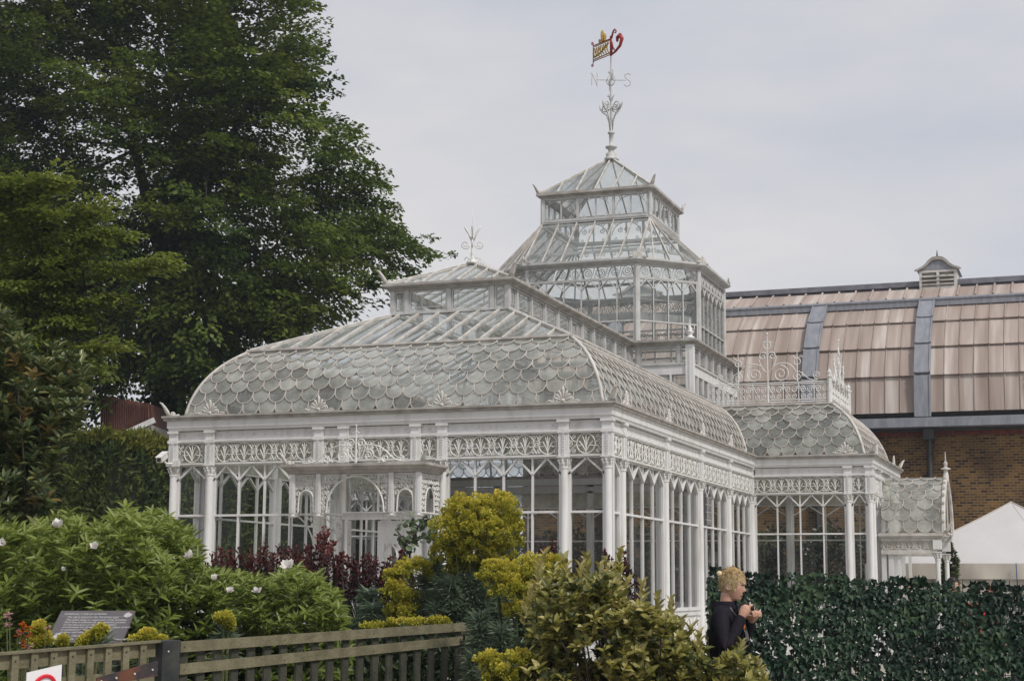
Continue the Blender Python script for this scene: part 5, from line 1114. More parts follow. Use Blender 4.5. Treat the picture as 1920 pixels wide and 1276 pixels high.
D = np.array([0, 0, -1.])+unit(n)*.55; up_ = P[:, 2] > (i0.z+(i1.z-i0.z)*a/Li-.045); D[up_, 2] = np.abs(D[up_, 2])*rng.uniform(-.5, 1, up_.sum())
leaves('ivy_leaves', P, D, ni+unit(n)*.45+np.array([0, 0, .3]), rng.uniform(.034, .054, n), rng.uniform(.038, .054, n), IVY, IV, shape=5, rndv=.4+nz3(P, 3, 7)*.8+rng.normal(0, .22, n))
mb = MB(); nv = int(Li/.06)
for j in range(nv): q = i0+di*(j*.06); mb.tube([(q.x, q.y, GZ), (q.x, q.y, q.z-.06)], .003, 4)
for j in range(12): mb.tube([(i0.x, i0.y, GZ+.05+j*.13), (i1.x, i1.y, GZ+.05+j*.13)], .003, 4)
keep(mb.build('mesh_panel', mat('green_wire', (.02, .04, .03))), IV)
for t in (.005, .35, .7, 1.0):
    q = i0+di*Li*t; mb = MB(); mb.tube([(q.x, q.y+.05, GZ), (q.x, q.y+.05, i0.z-.02 if t < .1 else -.12)], .02, 6)
    if t < .1: mb.ball((q.x, q.y+.05, i0.z+.0), .025, 8)
    keep(mb.build('post', WHITE if t < .1 else DARK), IV)

# low dark planting that fills the bed behind the fence
LEAF_LOW = leaf_mat('undergrowth_leaf', [(.015, .03, .012), (.03, .055, .018), (.07, .10, .03)], .2, .5)
P = sample([(330, 1215), (560, 1200), (640, 1190), (700, 1195), (880, 1195), (1000, 1240), (1000, 1420), (330, 1420)], 14.0, 1.3, 5200); P[:, 2] = np.maximum(P[:, 2], GZ+.02)
D = unit(len(P)); D[:, 2] = np.abs(D[:, 2])+.3; o = leaves('undergrowth', P, D, unit(len(P))+np.array([0, -.3, .5]), rng.uniform(.07, .14, len(P)), .045, LEAF_LOW, None, shape=6, curl=.2); tag(o, kind='stuff')
P = sample([(300, 1205), (900, 1190), (900, 1420), (300, 1420)], 16.2, .8, 6500); P[:, 2] = np.maximum(P[:, 2], GZ+.02)
D = unit(len(P)); D[:, 2] = np.abs(D[:, 2])+.3; o = leaves('undergrowth', P, D, unit(len(P))+np.array([0, -.3, .5]), rng.uniform(.09, .17, len(P)), .06, LEAF_LOW, None, shape=6, curl=.2); tag(o, kind='stuff')

# loose green hedge between the conservatory and the museum, seen through the glass
b = empty('back_hedge', (-4, 18.2, GZ), 'loose dappled green hedge seen through the windows of the side wing, before the brick wall', 'hedge')
n = 26000; a = rng.uniform(-10.5, 1.9, n); zt = 1.45+.45*np.array([noise.noise(Vector((v*.7, 0, 3))) for v in a])+.12*rng.normal(size=n); z = GZ+(zt-GZ)*rng.random(n)**.8
P = np.stack([a, 18.1+rng.uniform(-.5, .3, n)+.15*np.sin(a*5), z], 1); k_ = nz3(P, 1.6, 2) > -.22; P = P[k_]; n = len(P); D = unit(n); D[:, 2] = np.abs(D[:, 2])
leaves('foliage', P, D, unit(n)+np.array([.3, -.6, .5]), rng.uniform(.09, .17, n), .07, leaf_mat('privet_leaf', [(.012, .026, .010), (.03, .055, .016), (.10, .14, .045)], .25, .4, .5), b, rndv=.3+.6*nz3(P, 2.2)+rng.normal(0, .2, n))
mb = MB()
for j in range(60):
    x = -10.3+j*.205; mb.tube([(x, 18.2, GZ), (x+rng.normal(0, .08), 18.1, -.4), (x+rng.normal(0, .15), 18.1, 1.1)], [.035, .028, .012], 5)
keep(mb.build('stem', BARK, None, True), b)
# ================================================================ FENCE, GATE, SIGNS
WOOD = mat('weathered_olive_timber', (.125, .115, .065), (.205, .185, .115), 9, .8, .4, 50, .35, .7, stretch=(1, 1, 1))
WOOD_SHADE = mat('dark_olive_timber', (.03, .032, .022), (.055, .055, .038), 9, .85, .4, 50)  # same timber, with the shade on the rear pickets put into the colour
def V(px, py, d): return Vector(at(px, py, d))
FE = empty('picket_fence', tuple(at(620, 1250, 11.5)[:2])+(GZ,), 'olive brown picket fence with two long horizontal rails in front of the flower bed', 'fence')
L0, L1 = 10.0, 13.0
fd = lambda x: 1/((1/L0)+(1/L1-1/L0)*(x-340)/(890-340))            # depth along the straight run
def ftop(x): return 1202+(1164.5-1202)*(x-340)/(901-340)
def rail(mb, xa, xb, ya, yb, h, th=.022, back=0, nseg=1):
    a, b = V(xa, ya, fd(xa)), V(xb, yb, fd(xb)); d = (b-a).normalized(); s = Vector((d.y, -d.x, 0)).normalized(); a = a-s*back; b = b-s*back
    mb.hexa([a-Vector((0, 0, h)), b-Vector((0, 0, h)), b-Vector((0, 0, h))-s*th, a-Vector((0, 0, h))-s*th, a, b, b-s*th, a-s*th]); return a, b, s
mb = MB(); a_, b_, sF = rail(mb, 340, 901, 1202, 1164.5, .066); keep(mb.build('rail', WOOD), FE)
mb = MB(); rail(mb, 338, 901, 1244, 1189, .066); keep(mb.build('rail', WOOD), FE)
nl = MB()
for x, y in ((346, 1212), (345, 1254), (534, 1199), (533, 1237), (893, 1171), (893, 1176), (893, 1196), (893, 1201), (700, 1187), (700, 1220)):
    c = V(x, y, fd(x))+sF*.002; nl.tube([c, c+sF*.003], .005, 6)
keep(nl.build('nail_head', DARK), FE)
xs = [352+32.5*k-.22*k*k for k in range(23)]
for x in xs:
    if x > 884: break
    a = V(x, ftop(x)+5, fd(x))-sF*.026; w = .072; d = (b_-a_).normalized(); mb = MB(); z0 = GZ
    q = [a-d*w/2, a+d*w/2, a+d*w/2-sF*.018, a-d*w/2-sF*.018]; mb.hexa([Vector((p.x, p.y, z0)) for p in q]+q); keep(mb.build('picket', WOOD_SHADE), FE)
mb = MB(); c = V(893, 1166, 13.05)-sF*.03; d = (b_-a_).normalized()
q = [c-d*.05, c+d*.04, c+d*.04-sF*.09, c-d*.05-sF*.09]; mb.hexa([Vector((p.x, p.y, GZ)) for p in q]+q); keep(mb.build('post', WOOD), FE)
mb = MB()
for dy in (0, 25): e = V(898, 1166+dy, 13.03); f_ = V(873, 1154+dy*.7, 14.2); mb.bar(e-Vector((0, 0, .033)), f_-Vector((0, 0, .033)), .066, .02, sF)
keep(mb.build('return_rail', WOOD), FE)
# gate post and gate
GT = empty('picket_gate', tuple(at(150, 1250, 9.3)[:2])+(GZ,), 'olive green picket gate with a rusty metal strap hinge in the bottom left corner', 'gate')
g0, g1 = V(-60, 1229, 8.9), V(298, 1201, 9.9); gd = (g1-g0).normalized(); gs = Vector((gd.y, -gd.x, 0)).normalized(); gl = (g1-g0).length
def gp(t, dz, w=0): return g0+gd*t-Vector((0, 0, dz))-gs*w
def gbox(mb, t0, t1, z0, z1, w0, w1): mb.hexa([gp(t0, z1, w0), gp(t1, z1, w0), gp(t1, z1, w1), gp(t0, z1, w1), gp(t0, z0, w0), gp(t1, z0, w0), gp(t1, z0, w1), gp(t0, z0, w1)])
mb = MB(); gbox(mb, 0, gl, .012, .095, .03, .055); keep(mb.build('rail', WOOD), GT)
mb = MB(); gbox(mb, 0, gl, .17, .25, .03, .055); keep(mb.build('rail', WOOD), GT)
mb = MB(); gbox(mb, 0, gl+.02, -.004, .010, -.004, .058); keep(mb.build('capping', WOOD), GT)
t = .03; nl = MB()
while t < gl-.04:
    mb = MB(); gbox(mb, t, t+.046, .012, 1.2, .008, .028); keep(mb.build('picket', WOOD), GT)
    for z in (.05, .21): c = gp(t+.023, z, .008); nl.tube([c, c+gs*.004], .006, 6)
    t += .128
keep(nl.build('nail_head', DARK), GT)
mb = MB(); a, b = V(182, 1278, 9.35), V(296, 1252, 9.72); u_ = Vector((0, 0, 1))
mb.hexa([a-u_*.025, b-u_*.045, b-u_*.045+gs*-.01, a-u_*.025-gs*.01, a+u_*.025, b+u_*.045, b+u_*.045-gs*.01, a+u_*.025-gs*.01]); HNG = mat('rusty_hinge', (.035, .03, .035), (.13, .05, .025), 7, .6, .3, 30, .45, .6)
h = keep(mb.build('strap_hinge', HNG), GT); mb = MB()
for t in (.06, .3, .6, .9): c = a.lerp(b, t)+gs*.003; mb.tube([c, c+gs*.005], .007, 6)
keep(mb.build('bolt', CREAM), GT)
PT = empty('gate_post', tuple(at(322, 1250, 9.95)[:2])+(GZ,), 'dark square gate post with pale screw heads between the gate and the fence', 'post')
mb = MB(); c = V(322, 1200, 9.95); w = .068; q = [c-gd*w, c+gd*w, c+gd*w-gs*.12, c-gd*w-gs*.12]; mb.hexa([Vector((p.x, p.y, GZ)) for p in q]+q); keep(mb.build('shaft', mat('black_timber', (.018, .022, .022), (.04, .042, .038), 8, .8, .3)), PT)
mb = MB(); mb.bar(V(313, 1203, 9.93)+gs*.004, V(313, 1340, 9.93)+gs*.004, .03, .008, gs); keep(mb.build('metal_strip', DARK), PT); mb = MB()
for y in (1220, 1229, 1245, 1263, 1290): c = V(314, y, 9.93)+gs*.009; mb.tube([c, c+gs*.003], .006, 6)
keep(mb.build('screw', CREAM), PT)
# prohibition sign on the gate
SGN = empty('warning_sign', tuple(V(83, 1300, 9.05)), 'small white sign with a red ring fixed to the gate at the bottom edge', 'sign')
tl, tr = V(50, 1259, 9.12), V(115, 1252, 9.28); wv = tr-tl; wv.z = 0; wd_ = wv.length; wv.normalize(); sn = Vector((wv.y, -wv.x, 0)); off_ = sn*.06; tl = tl+off_-wv*.033
def sp(x, y, w=0): return tl+wv*x-Vector((0, 0, y-.035*x/.2))+sn*w
mb = MB(); mb.hexa([sp(0, .28, 0), sp(wd_, .28, 0), sp(wd_, .28, -.006), sp(0, .28, -.006), sp(0, 0, 0), sp(wd_, 0, 0), sp(wd_, 0, -.006), sp(0, 0, -.006)]); keep(mb.build('board', mat('sign_white', (.78, .78, .80), rough=.4)), SGN)
mb = MB(); cx_, cy_ = wd_*.5, .115; mb.tube([sp(cx_+.072*math.cos(t), cy_-.072*math.sin(t), .002) for t in [k*math.pi/14 for k in range(28)]], .0115, 6, closed=True); mb.tube([sp(cx_-.05, cy_-.05, .002), sp(cx_+.05, cy_+.05, .002)], .010, 6); keep(mb.build('red_ring', mat('sign_red', (.62, .01, .03), rough=.4)), SGN)
# slanted notice board
NB = empty('notice_board', tuple(V(170, 1250, 10.8))[:2]+(GZ,), 'slanted dark grey notice board with lines of white writing behind the gate', 'notice board')
BL, BRc, TL_ = V(86, 1203, 10.72), V(228, 1204, 10.55), V(115, 1144, 11.02); ux = (BRc-BL); W_n = ux.length; ux.normalize(); uy = (TL_-BL); uy = uy-ux*uy.dot(ux); H_n = uy.length; uy.normalize(); uz = ux.cross(uy)
def nb(x, y, z=0): return BL+ux*x+uy*y+uz*z
skew = (TL_-BL).dot(ux)
mb = MB(); mb.hexa([nb(0, 0, -.012), nb(W_n, 0, -.012), nb(W_n+skew, H_n, -.012), nb(skew, H_n, -.012), nb(0, 0), nb(W_n, 0), nb(W_n+skew, H_n), nb(skew, H_n)])
keep(mb.build('panel', mat('slate_panel', (.085, .075, .08), (.12, .105, .11), 5, .35)), NB)
INK = mat('white_lettering', (.42, .42, .43), rough=.5)
def txt(s, x, y, size, bold=0):
    c = bpy.data.curves.new('lettering', 'FONT'); c.body = s; c.size = size; c.extrude = .0004; c.shear = .25; c.offset = bold; c.materials.append(INK)
    t_ = bpy.data.objects.new('tmp', c); COL.objects.link(t_); me = bpy.data.meshes.new_from_object(t_.evaluated_get(bpy.context.evaluated_depsgraph_get())); bpy.data.objects.remove(t_); o = bpy.data.objects.new('lettering', me); COL.objects.link(o); sk = skew/H_n; p = nb(x+sk*y, y, .0015)
    o.matrix_world = Matrix(((ux.x, uy.x, uz.x, p.x), (ux.y, uy.y, uz.y, p.y), (ux.z, uy.z, uz.z, p.z), (0, 0, 0, 1))); o.parent = NB; o.matrix_parent_inverse = Matrix.Translation(NB.location).inverted()
    return o
sc_ = H_n/.0619/6
hs = H_n
txt('NOMINALLY SOLAR SUNDIAL', .03*W_n/.5, hs*.86, hs*.075, .0004)
for i, s in enumerate(('This dial is based on the Horniman logo.', 'The petals being an outgrowth of the timelines.', 'Each time is indicated by the shadow\'s position', 'on the blue (a.m.) or the (p.m.) numbers', 'and between the Equation of Time to obtain G.M.T.', 'as explained on that notice board  and', 'and you read what G.M.T. shows.')):
    txt(s, .06*W_n/.5, hs*(.755-.078*i), hs*.074, .0004)
txt('Dial design by John', .15*W_n/.5, hs*.175, hs*.075, .0004); txt('Horniman and museum gardens, Forest Hill Road.', .15*W_n/.5, hs*.075, hs*.072, .0004)
mb = MB(); sk = skew/H_n
for (x, y, r_) in ((.10, .17, .1), (.93, .86, .07)):
    c = (x*W_n+sk*y*hs, y*hs); mb.prism([nb(c[0]+r_*hs*1.25*math.cos(t), c[1]+r_*hs*1.15*math.sin(t), .001) for t in [k*math.pi/10 for k in range(20)]], uz*.001)
mb.bar(nb(.02*W_n+sk*.82*hs, .82*hs, .002), nb(.97*W_n+sk*.80*hs, .80*hs, .002), .0022, .001, uz); keep(mb.build('emblem', INK), NB)
mb = MB(); 
for x in (.15, .85): p = nb(W_n*x+skew*.5, H_n*.5, -.02); mb.tube([p, (p.x, p.y, GZ)], .02, 6)
keep(mb.build('post', DARK), NB); mb = MB()
for x, y in ((.96, .93), (.96, .05), (.03, .05)): c = nb(W_n*x+sk*y*hs, y*hs, 0); mb.tube([c, c+uz*.004], .008, 8)
keep(mb.build('screw', mat('rust', (.18, .05, .02))), NB)
# security camera on the left corner of the conservatory
sc0 = Vector((-8.10, -.04, 2.17)); CC = empty('security_camera', tuple(sc0), 'white boxy security camera on the left front corner of the conservatory', 'security camera')
mb = MB(); d = Vector((.15, -.9, -.38)).normalized(); mb.bar(sc0-d*.08, sc0+d*.20, .10, .10, (0, 0, 1)); mb.bar(sc0-d*.09+Vector((0, 0, .055)), sc0+d*.24+Vector((0, 0, .055)), .115, .012, (0, 0, 1)); keep(mb.build('housing', WHITE), CC)
mb = MB(); mb.tube([sc0+d*.20, sc0+d*.212], .036, 12); keep(mb.build('lens', DARK), CC)
mb = MB(); mb.tube([sc0+Vector((0, 0, -.05)), sc0+Vector((.03, .05, -.12)), sc0+Vector((.22, .20, -.12))], .022, 6); mb.box((-8.0, .06, 2.0), (-7.86, .12, 2.10)); keep(mb.build('bracket', WHITE), CC)
# stained glass panel hanging in the third side bay
p0 = Vector((-.14, 6.95, 1.2)); SG = empty('stained_glass_panel', tuple(p0), 'narrow dark blue leaded stained glass light in the middle side bay', 'stained glass')
F = facade((-.20, 6.90), (0, 1), (1, 0)); mb = MB(); mb.prism([F(0, 1.2), F(.48, 1.2), F(.48, 1.75), F(.24, 1.98), F(0, 1.75)], (.004, 0, 0)); keep(mb.build('glass', mat('blue_glass', (.02, .035, .06), (.05, .04, .07), 12, .15)), SG)
mb = MB()
for z in (1.3, 1.45, 1.6, 1.75): mb.tube([F(0, z, .01), F(.48, z, .01)], .006, 4)
for a in (.12, .24, .36): mb.tube([F(a, 1.2, .01), F(a, 1.75, .01)], .006, 4)
keep(mb.build('leading', CREAM), SG)

# ================================================================ PEOPLE
SKIN = mat('skin', (.58, .36, .27), (.50, .29, .21), 8, .5, spec=.3)
try: SKIN.node_tree.nodes['Principled BSDF'].inputs['Subsurface Weight'].default_value = .08
except Exception: pass
EYE = mat('dark_eye', (.03, .02, .02), rough=.2); LIP = mat('lip', (.36, .15, .12), rough=.5)
def skin_obj(name, verts, edges_, radii, m, parent, sub=2, root=0):
    me = bpy.data.meshes.new(name); me.from_pydata([tuple(v) for v in verts], edges_, []); o = bpy.data.objects.new(name, me); COL.objects.link(o); o.parent = parent
    md = o.modifiers.new('skin', 'SKIN'); md.use_smooth_shade = True
    for i, r_ in enumerate(radii): me.skin_vertices[0].data[i].radius = (r_, r_) if not isinstance(r_, tuple) else r_
    for i in range(len(radii)): me.skin_vertices[0].data[i].use_root = (i == root)
    s = o.modifiers.new('sub', 'SUBSURF'); s.levels = sub; s.render_levels = sub; me.materials.append(m)
    dg = bpy.context.evaluated_depsgraph_get(); ev = o.evaluated_get(dg); nm = bpy.data.meshes.new_from_object(ev); o.modifiers.clear(); o.data = nm; nm.materials.clear(); nm.materials.append(m)
    nm.polygons.foreach_set('use_smooth', [True]*len(nm.polygons)); return o
def head_mesh(mb, c, tilt=0.0, yaw=0.0, s=1.0):
    """face towards +x; c = centre of the jaw line; returns mapping for placing features"""
    nr, ns = 44, 56; g = lambda x, m_, w: math.exp(-((x-m_)/w)**2); H = .235*s; vs = []; fs = []
    rot = Matrix.Rotation(yaw, 3, 'Z') @ Matrix.Rotation(tilt, 3, 'Y')
    def pt(th, v):
        z = H*v; e = math.sqrt(max(0, 1-((v-.55)/.56)**2)) if v > .55 else (1-.30*((.55-v)/.55)**1.8)*math.sqrt(max(0, 1-max(0, (.06-v)/.062)**2))
        a = .098*s*e*(1 if v > .3 else 1-.06*(.3-v)/.3); b = .076*s*e*(1 if v > .45 else 1-.36*((.45-v)/.45)**1.3); ct, st = math.cos(th), math.sin(th)
        x = a*ct; y = b*st
        if ct > 0:
            f = s*g(th, 0, .15)
            x += .034*f*g(v, .385, .05)+.015*f*g(v, .47, .05)+.010*s*g(th, 0, .26)*g(v, .235, .03)-.006*s*g(th, 0, .3)*g(v, .195, .016)+.009*s*g(th, 0, .3)*g(v, .155, .03)+.013*s*g(th, 0, .33)*g(v, .05, .07)
            x -= .017*s*(g(th, .38, .2)+g(th, -.38, .2))*g(v, .50, .055); x += .007*s*g(th, 0, .55)*g(v, .585, .045); x -= .006*s*g(v, .30, .03)*g(th, 0, .12)
            y += .006*s*(g(th, .85, .3)-g(th, -.85, .3))*g(v, .38, .09)
        if ct < 0 and v < .35: x *= 1-.55*((.35-v)/.35)
        return c+rot@Vector((x, y, z))
    for i in range(nr+1):
        v = min(max(i/nr, .002), 1.0)
        for k in range(ns): vs.append(pt(2*math.pi*k/ns, v*1.11 if False else v+.11*v**3))
    for i in range(nr):
        for k in range(ns): fs.append((i*ns+k, i*ns+(k+1) % ns, (i+1)*ns+(k+1) % ns, (i+1)*ns+k))
    mb.add(vs, fs+[tuple(range(ns-1, -1, -1)), tuple(nr*ns+k for k in range(ns))])
    for sd in (-1, 1):     # ears
        ec = c+rot@Vector((-.012*s, sd*.076*s, H*.44)); mb.tube([ec+rot@Vector((.008*math.cos(t)*1.6*s-.004, sd*.006*s, .027*math.sin(t)*s)) for t in [k*math.pi/6-1.2 for k in range(11)]], .0065*s, 6); mb.ball(ec-Vector((0, 0, .004)), .016*s, 8, (.8, .5, 1.3))
    return pt, rot
def hair(parent, c, s, material, n, ln, fringe=True, wild=.3, yaw=0, tilt=0):
    rot = np.array(Matrix.Rotation(yaw, 3, 'Z') @ Matrix.Rotation(tilt, 3, 'Y')); v = unit(n*3); v[:, 2] = v[:, 2]
    ok = (v[:, 2] > -.50+1.1*np.clip(v[:, 0], 0, 1)) & ((v[:, 0] < .42) | (v[:, 2] > .45)) & ~((np.abs(v[:, 1]) > .7) & (v[:, 2] < -.12) & (v[:, 0] > -.35)); v = v[ok][:n]
    P = np.array([-.004, 0, .142*s])+v*np.array([.101, .080, .114])*s
    D = np.stack([v[:, 0]*.2+.42*np.where(v[:, 2] > .2, 1, -.3), v[:, 1]*.30+.12, -.55-.2*np.abs(v[:, 1])-np.clip(-v[:, 2], 0, 1)*.3+.3*(v[:, 2] > .8)], 1)+unit(len(v))*wild+v*.02
    D = D-v*(D*v).sum(1)[:, None]*.95+v*.10
    P = P@rot.T+np.array(c); D = D@rot.T; vv = v@rot.T
    mb = MB(); vs = []
    for i in range(9):
        a = math.pi*.56*i/8
        for k in range(18):
            t = 2*math.pi*k/18; vs.append(tuple(np.array(c)+rot@(np.array([-.008, 0, .143])+s*np.array([.097*math.sin(a)*math.cos(t), .076*math.sin(a)*math.sin(t), .103*math.cos(a)]))))
    mb.add(vs, [(i*18+k, (i+1)*18+k, (i+1)*18+(k+1) % 18, i*18+(k+1) % 18) for i in range(8) for k in range(18)])
    o = leaves('hair', P, D, vv+unit(len(v))*.2, ln*rng.uniform(.6, 1.3, len(v))*s, .0055*s, material, None, shape=6, curl=.18, fold=.1); o.parent = parent
    cap = mb.build('hair_cap', material, o, True)
    a = cap.data.attributes.new('rnd', 'FLOAT', 'FACE'); a.data.foreach_set('value', np.full(len(cap.data.polygons), .15, np.float32)); return o
def person(loc, face, label, hair_m, top_m, leg_m, arms, height=1.70, hair_n=700, hair_len=.05, tilt=0.0, headyaw=0.0, group=None, wild=.3, hair_on=True):
    """local frame: +x = where the body faces, z up, feet at z=0"""
    k = height/1.72; root = empty('person', loc, None, None, None)
    hs_ = k*.81; hc = Vector((.035*k, 0, 1.52*k))
    mb = MB(); pt, rot = head_mesh(mb, hc, tilt, headyaw, hs_)
    mb.tube([(-.005*k, 0, 1.42*k), (.0, 0, 1.48*k), (.012*k, 0, 1.56*k), (.018*k, 0, 1.60*k)], [.060*k, .046*k, .043*k, .042*k], 18)
    hands = []
    for (sh, el, wr, hd, sd) in arms:     # bare hands with five curled fingers
        wr, hd = Vector(wr)*k, Vector(hd)*k; d = (hd-wr).normalized(); s_ = d.cross(Vector((0, 0, 1)))
        if s_.length < .1: s_ = Vector((0, 1, 0))
        s_.normalize(); u_ = s_.cross(d); mb.tube([wr-d*.05, wr, wr+d*.03, wr+d*.065, wr+d*.088], [.027*k, .025*k, .034*k, .037*k, .028*k], 10)
        for j, (w_, l_) in enumerate(((-.027, .036), (-.009, .042), (.010, .040), (.027, .032))):
            b = wr+d*.08*k+s_*w_*k; mb.tube([b, b+d*l_*.62*k-u_*.006, b+d*l_*.82*k-u_*.024, b+d*l_*.35*k-u_*.045], [.0095, .0098, .009, .0075], 7)
        b = wr+d*.03*k-s_*.033*k*sd; mb.tube([b, b+d*.03-s_*.012*sd-u_*.012, b+d*.055-s_*.003*sd-u_*.028, b+d*.066+s_*.008*sd-u_*.036], [.013, .0115, .010, .008], 7)
        hands.append(wr+d*.1)
    # neck, torso, arms and legs under the clothes, so that the body is one closed surface
    mb.tube([Vector(v)*k for v in ((0, 0, .88), (0, 0, 1.0), (0, 0, 1.2), (-.01, 0, 1.34), (-.008, 0, 1.40), (-.004, 0, 1.45))], [.09*k, .10*k, .09*k, .09*k, .07*k, .05*k], 16)
    for (sh, el, wr, hd, sd) in arms: mb.tube([Vector((-.01, 0, 1.33))*k, Vector(sh)*k, Vector(el)*k, Vector(wr)*k, Vector(wr)*k+(Vector(hd)-Vector(wr)).normalized()*.03], [.04*k, .035*k, .030*k, .025*k, .026*k], 10)
    for y in (-.09, .09): mb.tube([Vector(v)*k for v in ((0, y*.5, .92), (0, y, .84), (.01, y, .48), (0, y, .10), (.06, y, .06))], [.08*k, .065*k, .045*k, .035*k, .03*k], 10)
    body = mb.build('body', SKIN, root, True); rm = body.modifiers.new('r', 'REMESH'); rm.mode = 'VOXEL'; rm.voxel_size = .0045 if hair_n > 1000 else .007; rm.use_smooth_shade = True
    nm = bpy.data.meshes.new_from_object(body.evaluated_get(bpy.context.evaluated_depsgraph_get())); body.modifiers.clear(); body.data = nm; nm.materials.clear(); nm.materials.append(SKIN); nm.polygons.foreach_set('use_smooth', [True]*len(nm.polygons))
    tors = [(0, 0, .86), (0, 0, 1.0), (.0, 0, 1.20), (-.01, 0, 1.40), (-.012, 0, 1.50)]; rad = [(.145, .16), (.130, .155), (.112, .14), (.105, .15), (.080, .10)]
    vs = [Vector(v)*k for v in tors]; ed = [(i, i+1) for i in range(4)]; rd = [(a*k, b*k) for a, b in rad]
    for (sh, el, wr, hd, sd) in arms:
        i = len(vs); sh, el, wr = Vector(sh)*k, Vector(el)*k, Vector(wr)*k; vs += [sh, sh.lerp(el, .5), el, el.lerp(wr, .5), el.lerp(wr, 1.06)]; ed += [(3, i), (i, i+1), (i+1, i+2), (i+2, i+3), (i+3, i+4)]; rd += [.068*k, .058*k, .052*k, .047*k, .044*k]
    coat = skin_obj('coat', vs, ed, rd, top_m, root, 2, root=2)
    legs = [(0, 0, .92), (0, .09, .86), (.01, .10, .48), (-.01, .10, .09), (0, -.09, .86), (.03, -.10, .48), (.02, -.10, .09)]
    skin_obj('trousers', [Vector(v)*k for v in legs], [(0, 1), (1, 2), (2, 3), (0, 4), (4, 5), (5, 6)], [.12*k, .095*k, .065*k, .052*k, .095*k, .065*k, .052*k], leg_m, root)
    mb = MB()
    for y in (-.1, .1): mb.ball((.06, y*k, .045), .13, 12, (1, .38, .35)); mb.box((-.06, y*k-.04, 0), (.16, y*k+.04, .02))
    mb.build('shoe', DARK, root, True)
    mb = MB(); 
    for sd in (-1, 1): p = pt(sd*.36, .505); mb.ball(p-rot@Vector((.008, 0, 0))*hs_, .0115*hs_, 8)
    mb.build('eye', EYE, body, True)
    mb = MB()
    for sd in (-1, 1): mb.tube([pt(sd*a, .575+.01*math.sin(a*5))+Vector((.001, 0, 0)) for a in (.16, .3, .45, .62)], [.003, .004, .004, .002], 5)
    mb.build('eyebrow', hair_m if not hair_on else BARK, body)
    mb = MB(); mb.tube([pt(a, .213)+Vector((-.001, 0, 0)) for a in (-.32, -.16, 0, .16, .32)], [.002, .005, .006, .005, .002], 6); mb.build('mouth', LIP, body)
    if hair_on: hair(root, hc, hs_, hair_m, hair_n, hair_len, wild=wild, yaw=headyaw, tilt=tilt)
    root.location = loc; root.rotation_euler = (0, 0, face); tag(root, label, 'person', group); return root, hc, k, hands
BLOND = leaf_mat('blond_hair', [(.30, .18, .07), (.60, .44, .20), (.78, .64, .38), (.86, .76, .55)], .15, .45, .4); DHAIR = leaf_mat('dark_hair', [(.02, .013, .01), (.05, .03, .02)], .05, .4)
COAT = mat('black_coat', (.006, .006, .011), (.016, .012, .020), 9, .7, .35, 25, spec=.15); NAVY = mat('dark_trousers', (.012, .014, .02)); REDC = mat('red_cloth', (.45, .03, .03)); ORC = mat('orange_cloth', (.50, .14, .03)); BLU = mat('pale_blue_cloth', (.30, .36, .45)); GRC = mat('grey_cloth', (.22, .21, .20))
pa = math.atan2(RT[1], RT[0]); gnd = at(1362, 1200, 11.0); loc = (gnd[0], gnd[1], GZ)
arm = [((-.02, -.165, 1.425), (.02, -.24, 1.18), (.12, -.15, 1.41), (.15, -.12, 1.47), 1), ((-.01, .165, 1.425), (.05, .23, 1.17), (.16, .08, 1.38), (.19, .03, 1.43), -1)]
pr, hc, k, hands = person(loc, pa-R(14), 'blond short haired person in a black coat holding a small camera beside the ivy screen', BLOND, COAT, NAVY, arm, height=1.735, hair_n=4200, hair_len=.055, tilt=R(7), headyaw=R(-6), wild=.22)
mb = MB(); mb.tube([(-.02, -.02, 1.69), (-.042, -.02, 1.715), (-.048, -.02, 1.728)], [.016, .019, .012], 14)      # little knot of hair at the back
o = mb.build('hair_bun', BLOND, pr, True); a = o.data.attributes.new('rnd', 'FLOAT', 'FACE'); a.data.foreach_set('value', rng.uniform(.3, .9, len(o.data.polygons)).astype(np.float32))
mb = MB(); c = Vector((-.01, 0, 1.505)); ring = []                                                     # stand-up collar with lapels
for i in range(19):
    t = R(35)+R(290)*i/18; ring.append((t, 1))
vs = []; 
for t, _ in ring: vs += [c+Vector((.082*math.cos(t), .078*math.sin(t), -.06)), c+Vector((.092*math.cos(t), .088*math.sin(t), .02)), c+Vector((.108*math.cos(t), .104*math.sin(t), -.035))]
mb.add(vs, [(i*3+a, i*3+3+a, i*3+4+a, i*3+1+a) for i in range(18) for a in (0, 1)])
for sd in (-1, 1): mb.prism([(.065, sd*.045, 1.50), (.110, sd*.095, 1.44), (.130, sd*.10, 1.34), (.145, sd*.03, 1.23), (.112, sd*.015, 1.37)], (.008, 0, 0))
mb.build('collar', COAT, pr)
mb = MB(); mb.tube([(.03, -.08, 1.49), (.10, -.10, 1.40), (.14, -.10, 1.32), (.15, -.09, 1.26)], .008, 5); mb.tube([(.03, .08, 1.49), (.12, .06, 1.38), (.15, .02, 1.26)], .006, 5); mb.build('strap', mat('grey_strap', (.10, .10, .11)), pr)
mb = MB(); mb.box((.125, -.115, 1.345), (.14, -.09, 1.37)); mb.build('badge', mat('orange_badge', (.75, .22, .02)), pr)
h0 = pr.matrix_basis @ hands[0]; CA = empty('compact_camera', tuple(h0), 'small black camera held up in the hand of the blond person', 'camera'); CA.rotation_euler = (0, 0, pa-R(14))
mb = MB(); mb.box((-.065, -.03, -.045), (.01, .045, .01)); mb.tube([(.01, .0, -.02), (.04, .0, -.02)], .022, 12); mb.box((-.04, -.01, .01), (-.015, .02, .02)); mb.build('camera_body', mat('black_plastic', (.015, .015, .018), rough=.35), CA); mb = MB(); mb.tube([(.04, 0, -.02), (.044, 0, -.02)], .018, 12); mb.build('lens', mat('lens_glass', (.05, .05, .07), rough=.08), CA)
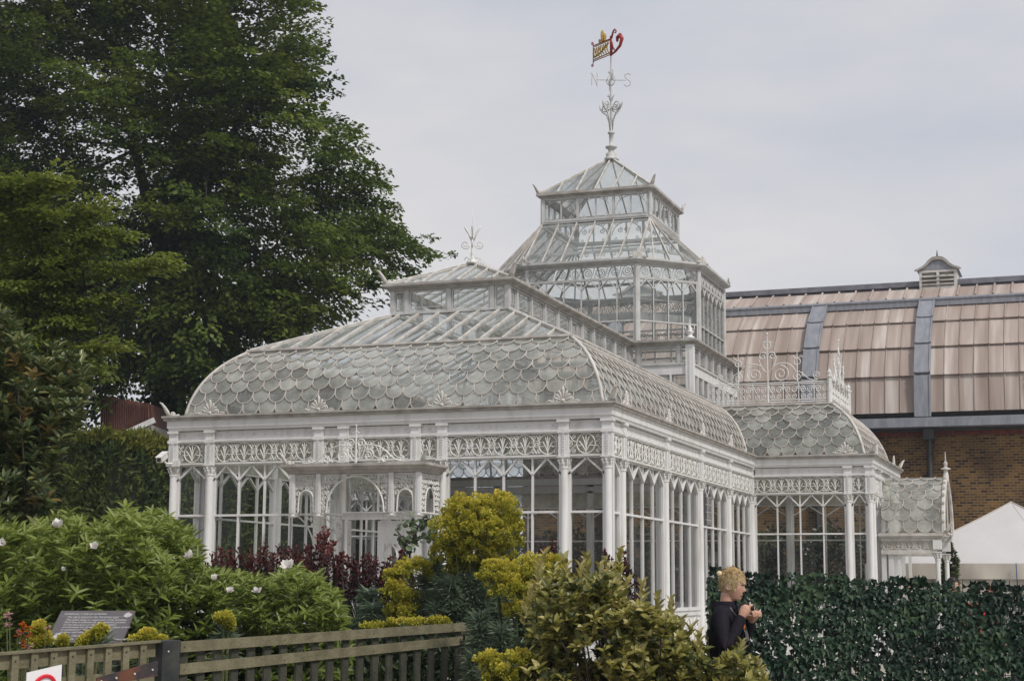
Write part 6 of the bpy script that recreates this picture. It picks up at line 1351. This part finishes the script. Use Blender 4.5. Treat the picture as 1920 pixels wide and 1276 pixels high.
dn = [((0, -.19, 1.36), (-.01, -.22, 1.10), (.04, -.2, .88), (.06, -.2, .80), 1), ((0, .19, 1.36), (-.01, .22, 1.10), (.04, .2, .88), (.06, .2, .80), -1)]
G2 = 'visitors behind the ivy screen'
def at_g(px, d): p = at(px, 1150, d); return (p[0], p[1], GZ)
person(at_g(1784, 25), pa-R(25), 'dark haired person seen in profile above the ivy screen near the porch', DHAIR, BLU, NAVY, dn, height=1.78, hair_n=600, hair_len=.04, group=G2)
person(at_g(1829, 24), pa+R(60), 'person in red top barely above the ivy screen, left of the last two', DHAIR, REDC, NAVY, dn, height=1.655, hair_n=600, group=G2)
person(at_g(1863, 24.5), pa-R(150), 'person in orange top barely above the ivy screen, middle of the last three', leaf_mat('auburn_hair', [(.14, .05, .02), (.25, .10, .04)], .1), ORC, NAVY, dn, height=1.65, hair_n=600, group=G2)
person(at_g(1909, 24), pa+R(100), 'rightmost person whose brown hair shows above the ivy screen', DHAIR, GRC, NAVY, dn, height=1.65, hair_n=600, group=G2)
q_, hc2, k2, _ = person(at_g(1706, 29), pa+R(130), 'person in a grey checked flat cap behind the ivy screen', DHAIR, GRC, NAVY, dn, height=1.72, group=G2, hair_on=False)
mb = MB(); mb.ball(hc2+Vector((-.005, 0, .18)), .108, 14, (1, .88, .62)); mb.ball(hc2+Vector((.085, 0, .165)), .06, 10, (1, 1.1, .2)); mb.build('flat_cap', mat('checked_wool', (.16, .16, .17), (.42, .42, .42), 45, .9), q_, True)

# thin scattering volume added to lift the distant blacks towards blue
mb = MB(); mb.box((-70, -40, GZ-1), (60, 75, 24)); hz = mb.build('black_lift_haze', bpy.data.materials.new('black_lift_haze')); tag(hz, kind='stuff')
hm = hz.data.materials[0]; hm.use_nodes = True; t = hm.node_tree; t.nodes.remove(t.nodes['Principled BSDF']); pv = t.nodes.new('ShaderNodeVolumePrincipled')
pv.inputs['Color'].default_value = (.78, .88, 1, 1); pv.inputs['Density'].default_value = .00065; pv.inputs['Anisotropy'].default_value = .2; t.links.new(pv.outputs[0], t.nodes['Material Output'].inputs['Volume'])
